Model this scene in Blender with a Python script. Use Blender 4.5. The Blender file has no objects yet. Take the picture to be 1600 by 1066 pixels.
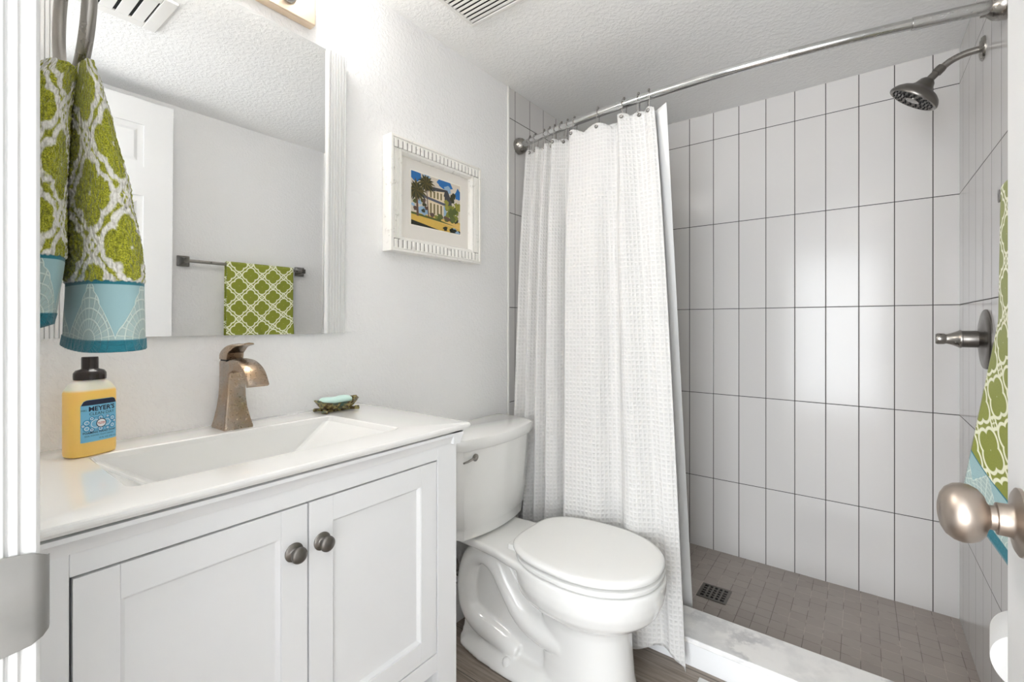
import bpy, math, random
from math import sin, cos, tan, pi, radians, sqrt, exp
from mathutils import Vector, Matrix, noise
random.seed(7)
sc = bpy.context.scene
COL = sc.collection

# ------------------------------------------------------------ camera, world, exposure
cd = bpy.data.cameras.new('camera'); cam = bpy.data.objects.new('camera', cd); COL.objects.link(cam)
cam.location = (0, 0, 1.10); cam.rotation_euler = (radians(90), 0, radians(37.35))
cd.sensor_width = 36; cd.lens = 714/1600*36; cd.shift_y = -27/1600; cd.clip_start = 0.02
sc.camera = cam
w = bpy.data.worlds.new('world'); sc.world = w; w.use_nodes = True
w.node_tree.nodes['Background'].inputs[0].default_value = (0.93, 0.96, 1.0, 1)
w.node_tree.nodes['Background'].inputs[1].default_value = 0.75
sc.view_settings.view_transform = 'Standard'; sc.view_settings.look = 'None'
sc.view_settings.gamma = 1; sc.view_settings.use_curve_mapping = False
sc.view_settings.exposure = 2.08

def area(name, loc, rot, sx, sy, power, col=(1, 1, 1)):
    l = bpy.data.lights.new(name, 'AREA'); l.shape = 'RECTANGLE'; l.size = sx; l.size_y = sy
    l.energy = power; l.color = col
    o = bpy.data.objects.new(name, l); COL.objects.link(o); o.location = loc; o.rotation_euler = rot
    return o
# daylight from the hall window, reaching in through the doorway behind the camera
area('hall_window_daylight', (-0.15, -2.45, 1.0), (radians(90), 0, 0), 1.8, 1.9, 32, (0.93, 0.965, 1.0))
sc.cycles.max_bounces = 16; sc.cycles.diffuse_bounces = 10; sc.cycles.glossy_bounces = 6

LW = -1.193      # face of the mirror wall
RW = 0.288       # face of the right wall
BW = 2.32        # face of the tiled back wall
FW = 0.05        # inner face of the door wall
CZ = 2.108       # ceiling height
TE = 1.534       # where the tiles begin on the side walls

# ------------------------------------------------------------ colours and node helper
def S(r, g, b):
    f = lambda c: (c/255/12.92) if c/255 <= 0.04045 else ((c/255+0.055)/1.055)**2.4
    return (f(r), f(g), f(b), 1)

class NT:
    def __init__(s, name):
        s.m = bpy.data.materials.new(name); s.m.use_nodes = True
        s.t = s.m.node_tree; s.b = s.t.nodes['Principled BSDF']
    def n(s, typ, **kw):
        x = s.t.nodes.new(typ)
        for k, v in kw.items(): setattr(x, k, v)
        return x
    def put(s, sock, v):
        if isinstance(v, bpy.types.NodeSocket): s.t.links.new(v, sock)
        elif v is not None: sock.default_value = v
    def m_(s, op, a, b=None, c=None):
        x = s.n('ShaderNodeMath', operation=op)
        s.put(x.inputs[0], a)
        if b is not None: s.put(x.inputs[1], b)
        if c is not None: s.put(x.inputs[2], c)
        return x.outputs[0]
    def mix(s, f, a, b):
        x = s.n('ShaderNodeMix', data_type='RGBA'); s.put(x.inputs[0], f); s.put(x.inputs[6], a); s.put(x.inputs[7], b)
        return x.outputs[2]
    def sst(s, v, lo, hi, a=0.0, b=1.0):
        x = s.n('ShaderNodeMapRange', interpolation_type='SMOOTHSTEP')
        s.put(x.inputs[0], v); x.inputs[1].default_value = lo; x.inputs[2].default_value = hi
        x.inputs[3].default_value = a; x.inputs[4].default_value = b
        return x.outputs[0]
    def pos(s):
        g = s.n('ShaderNodeNewGeometry'); return g.outputs['Position']
    def obj(s): return s.n('ShaderNodeTexCoord').outputs['Object']
    def uv(s): return s.n('ShaderNodeTexCoord').outputs['UV']
    def sep(s, v):
        x = s.n('ShaderNodeSeparateXYZ'); s.put(x.inputs[0], v); return x.outputs
    def comb(s, a, b, c=0.0):
        x = s.n('ShaderNodeCombineXYZ'); s.put(x.inputs[0], a); s.put(x.inputs[1], b); s.put(x.inputs[2], c); return x.outputs[0]
    def noise(s, v, scale, detail=2, rough=0.5):
        x = s.n('ShaderNodeTexNoise'); s.put(x.inputs['Vector'], v)
        x.inputs['Scale'].default_value = scale; x.inputs['Detail'].default_value = detail; x.inputs['Roughness'].default_value = rough
        return x.outputs['Fac']
    def bump(s, h, strength, dist):
        x = s.n('ShaderNodeBump'); x.inputs['Strength'].default_value = strength; x.inputs['Distance'].default_value = dist
        s.put(x.inputs['Height'], h); s.t.links.new(x.outputs[0], s.b.inputs['Normal'])
    def set(s, color=None, rough=None, metal=None, **kw):
        if color is not None: s.put(s.b.inputs['Base Color'], color)
        if rough is not None: s.put(s.b.inputs['Roughness'], rough)
        if metal is not None: s.put(s.b.inputs['Metallic'], metal)
        for k, v in kw.items(): s.put(s.b.inputs[k.replace('_', ' ')], v)
        return s.m

def simple(name, col, rough=0.5, metal=0.0, nz=0.0, nscale=60, bump=0.0, bd=0.001, **kw):
    t = NT(name)
    if nz or bump:
        f = t.noise(t.obj(), nscale, 3)
        if bump: t.bump(f, bump, bd)
        if nz:
            d = tuple(c*(1-nz) for c in col[:3])+(1,)
            return t.set(t.mix(f, d, col), rough, metal, **kw)
    return t.set(col, rough, metal, **kw)

def paint_wall(name, col, scale, strength, dist):
    t = NT(name); p = t.pos()
    f = t.noise(p, scale, 3, 0.55)
    g = t.noise(p, scale*0.28, 2)
    h = t.m_('ADD', t.sst(f, 0.42, 0.62), t.m_('MULTIPLY', g, 0.6))
    t.bump(h, strength, dist)
    return t.set(col, 0.6, 0)
M = {}
M['wall'] = paint_wall('orange_peel_paint', S(235, 235, 235), 95, 0.32, 0.0022)
M['ceiling'] = paint_wall('knockdown_ceiling_paint', S(240, 240, 239), 80, 0.36, 0.0024)
M['trim'] = simple('semi_gloss_white_trim', S(214, 214, 213), 0.35, nz=0.02)
M['cab'] = simple('white_lacquer', S(231, 232, 233), 0.3, nz=0.02, nscale=20)
M['cabdark'] = simple('cabinet_gap_shadow_board', S(60, 60, 60), 0.7, nz=0.05)
M['ceramic'] = simple('white_vitreous_china', S(233, 233, 231), 0.07, nz=0.01, Coat_Weight=0.5, Coat_Roughness=0.03)
M['seat'] = simple('white_toilet_seat_plastic', S(232, 232, 230), 0.16, nz=0.01)
M['marmo'] = None
M['liner'] = simple('white_vinyl_liner', S(222, 222, 221), 0.45, nz=0.02, bump=0.1, nscale=30)
M['black'] = simple('dark_recess', S(22, 22, 22), 0.6, nz=0.1)
M['pump'] = simple('dark_brown_pump_plastic', S(38, 28, 24), 0.22, nz=0.1)
M['soap'] = simple('pale_aqua_soap_bar', S(206, 236, 229), 0.45, nz=0.06, nscale=25, Subsurface_Weight=0.2, Subsurface_Radius=(0.01, 0.01, 0.01))
M['tp'] = simple('white_toilet_paper', S(240, 240, 240), 0.9, nz=0.03, bump=0.3, nscale=300)
M['card'] = simple('grey_cardboard_core', S(150, 140, 130), 0.9, nz=0.1)
M['white_metal'] = simple('white_enamel_metal', S(226, 225, 222), 0.4, nz=0.03)

def metal(name, c1, c2, rough, scale=(1, 1, 1), r2=None):
    t = NT(name)
    mp = t.n('ShaderNodeMapping'); t.put(mp.inputs['Vector'], t.obj()); mp.inputs['Scale'].default_value = scale
    f = t.noise(mp.outputs[0], 40, 4)
    t.set(t.mix(f, c1, c2), t.sst(f, 0.3, 0.7, rough, r2 or rough+0.08), 1.0)
    return t.m
M['nickel'] = metal('brushed_nickel', S(150, 146, 141), S(164, 160, 154), 0.26)
M['dknickel'] = metal('dark_brushed_nickel', S(118, 114, 110), S(134, 130, 125), 0.3)
M['chrome'] = metal('polished_chrome', S(205, 205, 205), S(222, 222, 222), 0.07)
M['satin'] = metal('satin_steel_rod', S(175, 174, 172), S(195, 194, 192), 0.2, (1, 8, 8))
M['knob'] = metal('satin_nickel_door_hardware', S(172, 160, 150), S(186, 175, 164), 0.34)
M['strike'] = metal('dull_steel_strike', S(150, 149, 146), S(172, 171, 168), 0.42)
def faucet_mat():
    t = NT('brushed_bronzed_nickel'); p = t.obj()
    f = t.noise(p, 22, 3); g = t.noise(p, 260, 2)
    c = t.mix(t.sst(f, 0.25, 0.75), S(166, 158, 150), S(176, 150, 122))
    c = t.mix(t.m_('MULTIPLY', g, 0.06), c, S(120, 108, 98))
    t.set(c, t.sst(g, 0.3, 0.7, 0.26, 0.38), 1.0); return t.m
M['faucet'] = faucet_mat()
M['mirror'] = simple('mirror_glass_silver', (0.86, 0.87, 0.87, 1), 0.0, 1.0)

def tile_mat(name, axis, u0, du, z0, dz):
    """white glossy stacked tiles with thin dark grout; u0/z0 = one joint, du/dz = pitch"""
    t = NT(name); s = t.sep(t.pos())
    u = t.m_('DIVIDE', t.m_('SUBTRACT', s[axis], u0), du)
    z = t.m_('DIVIDE', t.m_('SUBTRACT', s[2], z0), dz)
    def dist(a, d):
        fr = t.m_('ABSOLUTE', t.m_('SUBTRACT', a, t.m_('ROUND', a)))
        return t.m_('MULTIPLY', fr, d)
    d = t.m_('MINIMUM', dist(u, du), dist(z, dz))
    inv = t.sst(d, 0.0011, 0.0018)
    wob = t.noise(t.pos(), 9, 2)
    cell = t.comb(t.m_('FLOOR', u), t.m_('FLOOR', z))
    wn = t.n('ShaderNodeTexWhiteNoise'); t.put(wn.inputs['Vector'], cell)
    tile = t.mix(t.m_('MULTIPLY', wn.outputs['Value'], 0.6), S(209, 207, 205), S(204, 202, 200))
    c = t.mix(inv, S(62, 58, 56), tile)
    h = t.m_('ADD', t.sst(d, 0.0008, 0.003), t.m_('MULTIPLY', wob, 0.5))
    t.bump(h, 0.35, 0.0012)
    return t.set(c, t.sst(inv, 0, 1, 0.7, 0.16), 0, Specular_IOR_Level=0.32)
M['tile_back'] = tile_mat('white_wall_tile_back', 0, -0.006, 0.1107, 1.979, 0.4045)
M['tile_side'] = tile_mat('white_wall_tile_side', 1, 1.9165, 0.1107, 1.979, 0.4045)

def mosaic():
    t = NT('taupe_mosaic_floor'); s = t.sep(t.pos()); D = 0.0525
    def dist(a): return t.m_('MULTIPLY', t.m_('ABSOLUTE', t.m_('SUBTRACT', a, t.m_('ROUND', a))), D)
    u = t.m_('DIVIDE', s[0], D); v = t.m_('DIVIDE', t.m_('SUBTRACT', s[1], BW), D)
    d = t.m_('MINIMUM', dist(u), dist(v))
    wn = t.n('ShaderNodeTexWhiteNoise'); t.put(wn.inputs['Vector'], t.comb(t.m_('FLOOR', u), t.m_('FLOOR', v)))
    base = t.mix(wn.outputs['Value'], S(166, 157, 150), S(173, 165, 158))
    base = t.mix(t.m_('MULTIPLY', t.noise(t.pos(), 30, 4), 0.3), base, S(140, 131, 124))
    g = t.sst(t.noise(t.pos(), 14, 2), 0.45, 0.6)
    grout = t.mix(g, S(118, 109, 102), S(186, 177, 168))
    t.bump(t.sst(d, 0.0005, 0.0025), 0.4, 0.001)
    return t.set(t.mix(t.sst(d, 0.0006, 0.0013), grout, base), 0.45, 0)
M['mosaic'] = mosaic()

def plank():
    t = NT('greige_wood_plank_vinyl'); p = t.pos(); s = t.sep(p)
    row = t.m_('DIVIDE', s[1], 0.15); r = t.m_('FLOOR', row)
    wn = t.n('ShaderNodeTexWhiteNoise', noise_dimensions='1D'); t.put(wn.inputs['W'], r)
    x = t.m_('ADD', s[0], t.m_('MULTIPLY', wn.outputs['Value'], 3.0))
    f = t.noise(t.comb(t.m_('MULTIPLY', x, 5.0), t.m_('MULTIPLY', s[1], 90.0), r), 1.0, 5, 0.65)
    f2 = t.noise(t.comb(t.m_('MULTIPLY', x, 2.0), t.m_('MULTIPLY', s[1], 18.0), r), 1.0, 3)
    c = t.mix(t.sst(f, 0.35, 0.65), S(112, 100, 90), S(160, 148, 136))
    c = t.mix(t.m_('MULTIPLY', f2, 0.5), c, S(140, 130, 120))
    d = t.m_('ABSOLUTE', t.m_('SUBTRACT', row, t.m_('ROUND', row)))
    c = t.mix(t.sst(d, 0.004, 0.012), S(80, 72, 66), c)
    t.bump(f, 0.15, 0.001)
    return t.set(c, 0.45, 0)
M['plank'] = plank()

def marble():
    t = NT('white_veined_marble'); p = t.pos()
    w_ = t.noise(p, 7, 6, 0.62)
    v = t.m_('ABSOLUTE', t.m_('SUBTRACT', w_, 0.5))
    vein = t.sst(v, 0.0, 0.08, 0.5, 0.0)
    cloud = t.sst(t.noise(p, 14, 5, 0.6), 0.45, 0.75)
    vein = t.m_('MULTIPLY', vein, t.sst(t.noise(p, 5, 2), 0.4, 0.6))
    c = t.mix(t.m_('MULTIPLY', cloud, 0.5), S(244, 243, 241), S(212, 212, 213))
    c = t.mix(vein, c, S(165, 166, 169))
    return t.set(c, 0.2, 0)
M['marble'] = marble()

def waffle():
    t = NT('white_waffle_weave_fabric'); s = t.sep(t.uv())
    k = 2*pi/0.015
    a = t.m_('SINE', t.m_('MULTIPLY', s[0], k)); b = t.m_('SINE', t.m_('MULTIPLY', s[1], k))
    ma = t.m_('MAXIMUM', a, b)
    h = t.sst(ma, -0.6, 1.0)
    fine = t.noise(t.obj(), 900, 2)
    t.bump(t.m_('ADD', h, t.m_('MULTIPLY', fine, 0.15)), 0.7, 0.0022)
    c = t.mix(h, S(205, 204, 202), S(210, 209, 207))
    t.set(c, 0.85, 0, Sheen_Weight=0.15)
    return t.m
M['waffle'] = waffle()

def trellis_value(t, u, v, w0, w1):
    """1 on the cream lines of a quatrefoil lattice; u,v in cells"""
    def foil(uu, vv, r, off):
        a = t.m_('ABSOLUTE', t.m_('SUBTRACT', uu, t.m_('ROUND', uu)))
        b = t.m_('ABSOLUTE', t.m_('SUBTRACT', vv, t.m_('ROUND', vv)))
        def d(px, py):
            x = t.m_('SUBTRACT', a, px); y = t.m_('SUBTRACT', b, py)
            return t.m_('SQRT', t.m_('ADD', t.m_('MULTIPLY', x, x), t.m_('MULTIPLY', y, y)))
        return t.m_('SUBTRACT', t.m_('MINIMUM', d(off, 0.0), d(0.0, off)), r)
    f1 = foil(u, v, 0.19, 0.17)
    f2 = foil(t.m_('ADD', u, 0.5), t.m_('ADD', v, 0.5), 0.19, 0.17)
    o = t.m_('MINIMUM', t.m_('ABSOLUTE', f1), t.m_('ABSOLUTE', f2))
    f3 = foil(t.m_('ADD', u, 0.5), v, 0.055, 0.05); f4 = foil(u, t.m_('ADD', v, 0.5), 0.055, 0.05)
    o = t.m_('MINIMUM', o, t.m_('MINIMUM', t.m_('ABSOLUTE', f3), t.m_('ABSOLUTE', f4)))
    return t.sst(o, w0, w1, 1.0, 0.0)

def towel_mat(name, hem, band, period, w0, w1, terry=True, flip=False):
    """UV in metres, v measured up from the hem. teal hem, pale blue lace band, green and cream above"""
    t = NT(name); s = t.sep(t.uv()); u, v = s[0], s[1]
    j = t.noise(t.uv(), 120 if terry else 30, 2)
    jit = t.m_('MULTIPLY', t.m_('SUBTRACT', j, 0.5), 0.09 if terry else 0.02)
    cu = t.m_('ADD', t.m_('DIVIDE', u, period), jit); cv = t.m_('ADD', t.m_('DIVIDE', v, period), jit)
    line = trellis_value(t, cu, cv, w0, w1)
    n = t.noise(t.uv(), 700 if terry else 300, 3)
    green = t.mix(t.sst(n, 0.3, 0.7), S(112, 116, 14), S(190, 190, 50)) if terry else t.mix(n, S(120, 128, 30), S(142, 148, 44))
    cream = t.mix(n, S(205, 202, 194), S(248, 246, 240)) if terry else t.mix(n, S(226, 226, 196), S(236, 236, 210))
    body = t.mix(line, green, cream)
    # lace band: scallop fans
    P = 0.072
    a = t.m_('SUBTRACT', t.m_('DIVIDE', u, P), t.m_('ROUND', t.m_('DIVIDE', u, P)))
    ax = t.m_('MULTIPLY', a, P); vy = t.m_('SUBTRACT', v, hem)
    r = t.m_('SQRT', t.m_('ADD', t.m_('MULTIPLY', ax, ax), t.m_('MULTIPLY', vy, vy)))
    ang = t.m_('ARCTAN2', ax, t.m_('ADD', vy, 0.0001))
    ring = t.m_('ABSOLUTE', t.m_('SINE', t.m_('MULTIPLY', r, pi/0.0095)))
    fan = t.m_('ABSOLUTE', t.m_('SINE', t.m_('MULTIPLY', ang, 13.0)))
    lace = t.m_('MAXIMUM', t.sst(ring, 0.0, 0.42, 1.0, 0.0), t.sst(fan, 0.0, 0.4, 1.0, 0.0))
    # edge of fan falls away in a V
    edge = t.m_('SUBTRACT', t.m_('SUBTRACT', band*0.98-hem, t.m_('MULTIPLY', t.m_('ABSOLUTE', ax), 1.45)), vy)
    edge = t.m_('ADD', edge, t.m_('MULTIPLY', t.m_('ABSOLUTE', t.m_('SINE', t.m_('MULTIPLY', r, pi/0.009))), 0.003))
    infan = t.sst(edge, 0.0, 0.0015)
    border = t.sst(t.m_('ABSOLUTE', edge), 0.0008, 0.0018, 1.0, 0.0)
    lace = t.m_('MAXIMUM', t.m_('MULTIPLY', lace, infan), border)
    weave = t.noise(t.uv(), 1500, 2)
    bandc = t.mix(t.m_('MULTIPLY', weave, 0.4), S(150, 182, 186), S(126, 160, 166))
    bandc = t.mix(infan, bandc, S(158, 178, 176))
    bandc = t.mix(t.m_('MULTIPLY', lace, 0.85), bandc, S(206, 218, 208))
    teal = t.mix(n, S(18, 90, 104), S(36, 124, 140))
    c = t.mix(t.sst(v, hem-0.0008, hem+0.0008), teal, bandc)
    if band > hem:
        c = t.mix(t.sst(v, band-0.004, band-0.003), c, teal)
        c = t.mix(t.sst(t.m_('ADD', v, t.m_('MULTIPLY', t.m_('SUBTRACT', j, 0.5), 0.006)), band-0.0007, band+0.0007), c, body)
    else: c = body
    if terry:
        vo = t.n('ShaderNodeTexVoronoi'); t.put(vo.inputs['Vector'], t.comb(t.m_('MULTIPLY', u, 1.0), t.m_('MULTIPLY', v, 0.62))); vo.inputs['Scale'].default_value = 330
        mask = t.sst(v, band-0.001, band+0.001)
        loop = t.m_('MULTIPLY', t.m_('SUBTRACT', 1.0, vo.outputs['Distance']), mask)
        c2 = t.mix(t.m_('MULTIPLY', t.sst(vo.outputs['Distance'], 0.45, 0.9), t.m_('MULTIPLY', mask, 0.55)), c, t.mix(line, S(84, 86, 8), S(170, 164, 150)))
        t.bump(t.m_('ADD', loop, t.m_('MULTIPLY', lace, 0.25)), 0.9, 0.0022)
        c = c2
    else:
        t.bump(t.m_('ADD', n, line), 0.3, 0.001)
    return t.set(c, 0.9, 0, Sheen_Weight=0.2)
M['towel_near'] = towel_mat('green_terry_towel_with_lace_band', 0.011, 0.066, 0.100, 0.018, 0.046)
M['towel_bar'] = towel_mat('green_trellis_towel_flat_weave', 0.0, -1.0, 0.086, 0.018, 0.034, terry=False)
M['towel_bar_terry'] = towel_mat('green_terry_bath_towel', 0.03, 0.12, 0.088, 0.035, 0.075)

def emis(name, col, e):
    t = NT(name); f = t.noise(t.obj(), 20, 2)
    t.set(t.mix(f, S(250, 240, 225), S(255, 248, 236)), 0.4, 0, Emission_Color=col, Emission_Strength=e); return t.m

# ------------------------------------------------------------ mesh helper
class MB:
    def __init__(s): s.v = []; s.f = []; s.mi = []; s.uv = {}
    def add(s, vs, fs, mi=0):
        b = len(s.v); s.v += [tuple(map(float, q)) for q in vs]
        for f in fs: s.f.append(tuple(b+i for i in f)); s.mi.append(mi)
        return b
    def box(s, x0, y0, z0, x1, y1, z1, mi=0):
        x0, x1 = min(x0, x1), max(x0, x1); y0, y1 = min(y0, y1), max(y0, y1); z0, z1 = min(z0, z1), max(z0, z1)
        s.add([(x0, y0, z0), (x1, y0, z0), (x1, y1, z0), (x0, y1, z0), (x0, y0, z1), (x1, y0, z1), (x1, y1, z1), (x0, y1, z1)],
              [(0, 3, 2, 1), (4, 5, 6, 7), (0, 1, 5, 4), (1, 2, 6, 5), (2, 3, 7, 6), (3, 0, 4, 7)], mi); return s
    def rings(s, rs, caps=True, mi=0, closed=True):
        n = len(rs[0]); vs = [p for r in rs for p in r]; fs = []
        for i in range(len(rs)-1):
            for j in range(n if closed else n-1):
                k = (j+1) % n; fs.append((i*n+j, i*n+k, (i+1)*n+k, (i+1)*n+j))
        if caps:
            fs.append(tuple(range(n-1, -1, -1))); fs.append(tuple((len(rs)-1)*n+j for j in range(n)))
        s.add(vs, fs, mi); return s
    def lathe(s, prof, o, ax, n=40, mi=0, caps=True):
        """prof: (radius, height along ax)"""
        ax = Vector(ax).normalized(); t = Vector((0, 0, 1)) if abs(ax.z) < 0.9 else Vector((1, 0, 0))
        a = ax.cross(t).normalized(); b = ax.cross(a); o = Vector(o)
        rs = [[o+ax*h+(a*cos(2*pi*j/n)+b*sin(2*pi*j/n))*max(r, 1e-5) for j in range(n)] for r, h in prof]
        return s.rings(rs, caps, mi)
    def tube(s, path, r, n=14, mi=0, caps=True, closed=False):
        P = [Vector(p) for p in path]; N = len(P); rs = []
        up = None
        for i in range(N):
            if closed: d = P[(i+1) % N]-P[i-1]
            else: d = P[min(i+1, N-1)]-P[max(i-1, 0)]
            d.normalize()
            if up is None: up = Vector((0, 0, 1)) if abs(d.z) < 0.9 else Vector((1, 0, 0))
            a = d.cross(up).normalized(); b = a.cross(d).normalized(); up = b
            rr = r[i] if isinstance(r, (list, tuple)) else r
            if not isinstance(rr, (list, tuple)): rr = (rr, rr)
            rs.append([P[i]+a*cos(2*pi*j/n)*rr[0]+b*sin(2*pi*j/n)*rr[1] for j in range(n)])
        if closed: rs.append(rs[0]); caps = False
        return s.rings(rs, caps, mi)
    def poly(s, pts, off, mi=0):
        """prism: pts polygon extruded by vector off"""
        n = len(pts); a = [Vector(p) for p in pts]; b = [p+Vector(off) for p in a]
        fs = [tuple(range(n-1, -1, -1)), tuple(range(n, 2*n))]+[(i, (i+1) % n, n+(i+1) % n, n+i) for i in range(n)]
        s.add(a+b, fs, mi); return s
    def build(s, name, mats, parent=None, bevel=0, seg=2, smooth=False, sub=0, auto=None, base=False):
        if not isinstance(mats, (list, tuple)): mats = [mats]
        xs = [p[0] for p in s.v]; ys = [p[1] for p in s.v]; zs = [p[2] for p in s.v]
        c = Vector(((min(xs)+max(xs))/2, (min(ys)+max(ys))/2, min(zs) if (base or parent is None) else (min(zs)+max(zs))/2))
        me = bpy.data.meshes.new(name)
        me.from_pydata([tuple(Vector(p)-c) for p in s.v], [], s.f)
        for m in mats: me.materials.append(m)
        for p, mi in zip(me.polygons, s.mi): p.material_index = mi
        if s.uv:
            ul = me.uv_layers.new(name='UVMap')
            for l in me.loops: ul.data[l.index].uv = s.uv[l.vertex_index]
        import bmesh as _b
        bm = _b.new(); bm.from_mesh(me); _b.ops.recalc_face_normals(bm, faces=bm.faces); bm.to_mesh(me); bm.free()
        if smooth or auto is not None:
            for p in me.polygons: p.use_smooth = True
        if auto is not None: me.set_sharp_from_angle(angle=radians(auto))
        o = bpy.data.objects.new(name, me); COL.objects.link(o)
        if parent is not None:
            o.parent = parent; o.location = c-world_loc(parent)
        else: o.location = c
        if bevel:
            b = o.modifiers.new('bevel', 'BEVEL'); b.width = bevel; b.segments = seg; b.limit_method = 'ANGLE'; b.angle_limit = radians(40)
            for p in me.polygons: p.use_smooth = True
            wn = o.modifiers.new('wn', 'WEIGHTED_NORMAL'); wn.keep_sharp = True
        if sub:
            m = o.modifiers.new('sub', 'SUBSURF'); m.levels = sub; m.render_levels = sub
        return o
def world_loc(o):
    l = Vector(o.location)
    while o.parent is not None: o = o.parent; l = l+Vector(o.location)
    return l
def tag(o, label=None, cat=None, group=None, kind=None):
    for k, v in (('label', label), ('category', cat), ('group', group), ('kind', kind)):
        if v: o[k] = v
    return o
def thing(name, loc, label, cat, group=None):
    o = bpy.data.objects.new(name, None); COL.objects.link(o); o.location = loc; o.empty_display_size = 0.05
    return tag(o, label, cat, group)
def struct(o): o['kind'] = 'structure'; return o
def copy_tree(o, parent=None):
    c = o.copy(); COL.objects.link(c); c.parent = parent
    for ch in [x for x in COL.objects if x.parent is o]: copy_tree(ch, c)
    return c
def catmull(P, n):
    out = []
    for i in range(len(P)-1):
        p0 = P[max(i-1, 0)]; p1 = P[i]; p2 = P[i+1]; p3 = P[min(i+2, len(P)-1)]
        for k in range(n):
            t = k/n
            out.append(tuple(0.5*((2*b)+(-a+c)*t+(2*a-5*b+4*c-d)*t*t+(-a+3*b-3*c+d)*t**3) for a, b, c, d in zip(p0, p1, p2, p3)))
    out.append(tuple(P[-1])); return out
def lerp(a, b, t): return a+(b-a)*t
def interp(T, x):
    """T list of (x, v1, v2..) sorted"""
    if x <= T[0][0]: return T[0][1:]
    for a, b in zip(T, T[1:]):
        if x <= b[0]:
            t = (x-a[0])/(b[0]-a[0]); t = t*t*(3-2*t)*0.5+t*0.5
            return tuple(lerp(p, q, t) for p, q in zip(a[1:], b[1:]))
    return T[-1][1:]
# ============================================================ THE ROOM
T = 0.1
struct(MB().box(-1.35, -2.6, -0.08, 1.0, 1.66, 0.0).build('floor', M['plank'], base=True))
struct(MB().box(LW, 1.66, -0.08, RW, BW, 0.02).build('floor_shower', M['mosaic'], base=True))
struct(MB().box(LW-T, FW-0.11, CZ, RW+T, BW+T, CZ+0.08).build('ceiling', M['ceiling']))
struct(MB().box(LW-T, FW-0.11, 0, LW, TE, CZ).build('wall_left', M['wall']))
struct(MB().box(RW, FW-0.11, 0, RW+T, TE, CZ).build('wall_right', M['wall']))
struct(MB().box(LW-T, TE, 0, LW+0.001, BW+T, CZ).build('wall_shower_left', M['tile_side']))
struct(MB().box(RW-0.001, TE, 0, RW+T, BW+T, CZ).build('wall_shower_right', M['tile_side']))
struct(MB().box(LW, BW, 0, RW, BW+T, CZ).build('wall_back', M['tile_back']))
# door wall with its opening (x -0.48 .. 0.165, 2.06 high)
DX0, DX1, DZ = -0.48, 0.17, 2.05
m = MB(); m.box(LW, FW-0.11, 0, DX0-0.012, FW, CZ); m.box(DX1+0.012, FW-0.11, 0, RW, FW, CZ); m.box(DX0-0.012, FW-0.11, DZ+0.012, DX1+0.012, FW, CZ)
struct(m.build('wall_front', M['wall']))
# unseen hall behind the doorway, added to block world light on the jamb
struct(MB().box(-1.25, -2.6, 0, -1.15, FW-0.11, 2.3).build('wall_unseen_hall_left', M['wall']))
struct(MB().box(0.85, -2.6, 0, 0.95, FW-0.11, 2.3).build('wall_unseen_hall_right', M['wall']))
m = MB(); m.box(-1.25, FW-0.111, CZ, 0.95, FW-0.061, 2.3); m.box(RW+T, FW-0.111, 0, 0.95, FW-0.061, CZ)
struct(m.build('wall_unseen_hall_front', M['wall']))
struct(MB().box(-1.25, -2.6, 2.3, 0.95, FW-0.061, 2.36).build('ceiling_unseen_hall', M['ceiling']))
# metal edging where the tiles begin
struct(MB().box(LW, TE-0.006, 0.0, LW+0.008, TE+0.003, CZ).build('trim_1', M['white_metal'], bevel=0.002))
struct(MB().box(RW-0.008, TE-0.006, 0.0, RW, TE+0.003, CZ).build('trim_2', M['white_metal'], bevel=0.002))
# door jambs with a moulded edge
def jamb(name, x, sgn):
    P = [(0, 0.0), (0, 0.0), ]
    y1 = 0.057
    prof = [(x-sgn*0.016, -0.07), (x, -0.07), (x, 0.012), (x+sgn*0.004, 0.0145), (x+sgn*0.004, 0.0265), (x, 0.029),
            (x, 0.0385), (x-sgn*0.003, 0.0392), (x-sgn*0.003, 0.0405), (x, 0.0412), (x, 0.0455), (x-sgn*0.002, 0.0465), (x-sgn*0.002, 0.0475), (x-sgn*0.0008, 0.049), (x, 0.0545), (x-sgn*0.0025, y1), (x-sgn*0.016, y1)]
    m = MB(); m.poly([(a, b, 0.0) for a, b in prof], (0, 0, DZ)); return struct(m.build(name, M['trim'], bevel=0.0006, seg=2))
jl = jamb('trim_3', DX0, 1)
struct(MB().box(DX1, -0.07, 0, DX1+0.016, 0.057, DZ).build('trim_4', M['trim'], bevel=0.002))
struct(MB().box(DX0-0.012, -0.07, DZ, DX1+0.012, 0.057, DZ+0.012).build('trim_5', M['trim'], bevel=0.002))
# casing on the room side of the door wall
def casing_profile(x0, x1, flip):
    xs = [x0+(x1-x0)*k for k in (0, 0, .12, .3, .36, .62, .7, .9, 1, 1)]
    ys = [0, .006, .009, .010, .0075, .0075, .0055, .0045, .003, 0]
    return [(a, FW+b, 0.0) for a, b in zip(xs, ys)]
m = MB(); m.poly(casing_profile(DX1+0.06, DX1+0.014, 1), (0, 0, DZ+0.04)); struct(m.build('trim_6', M['trim'], auto=30))
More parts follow.
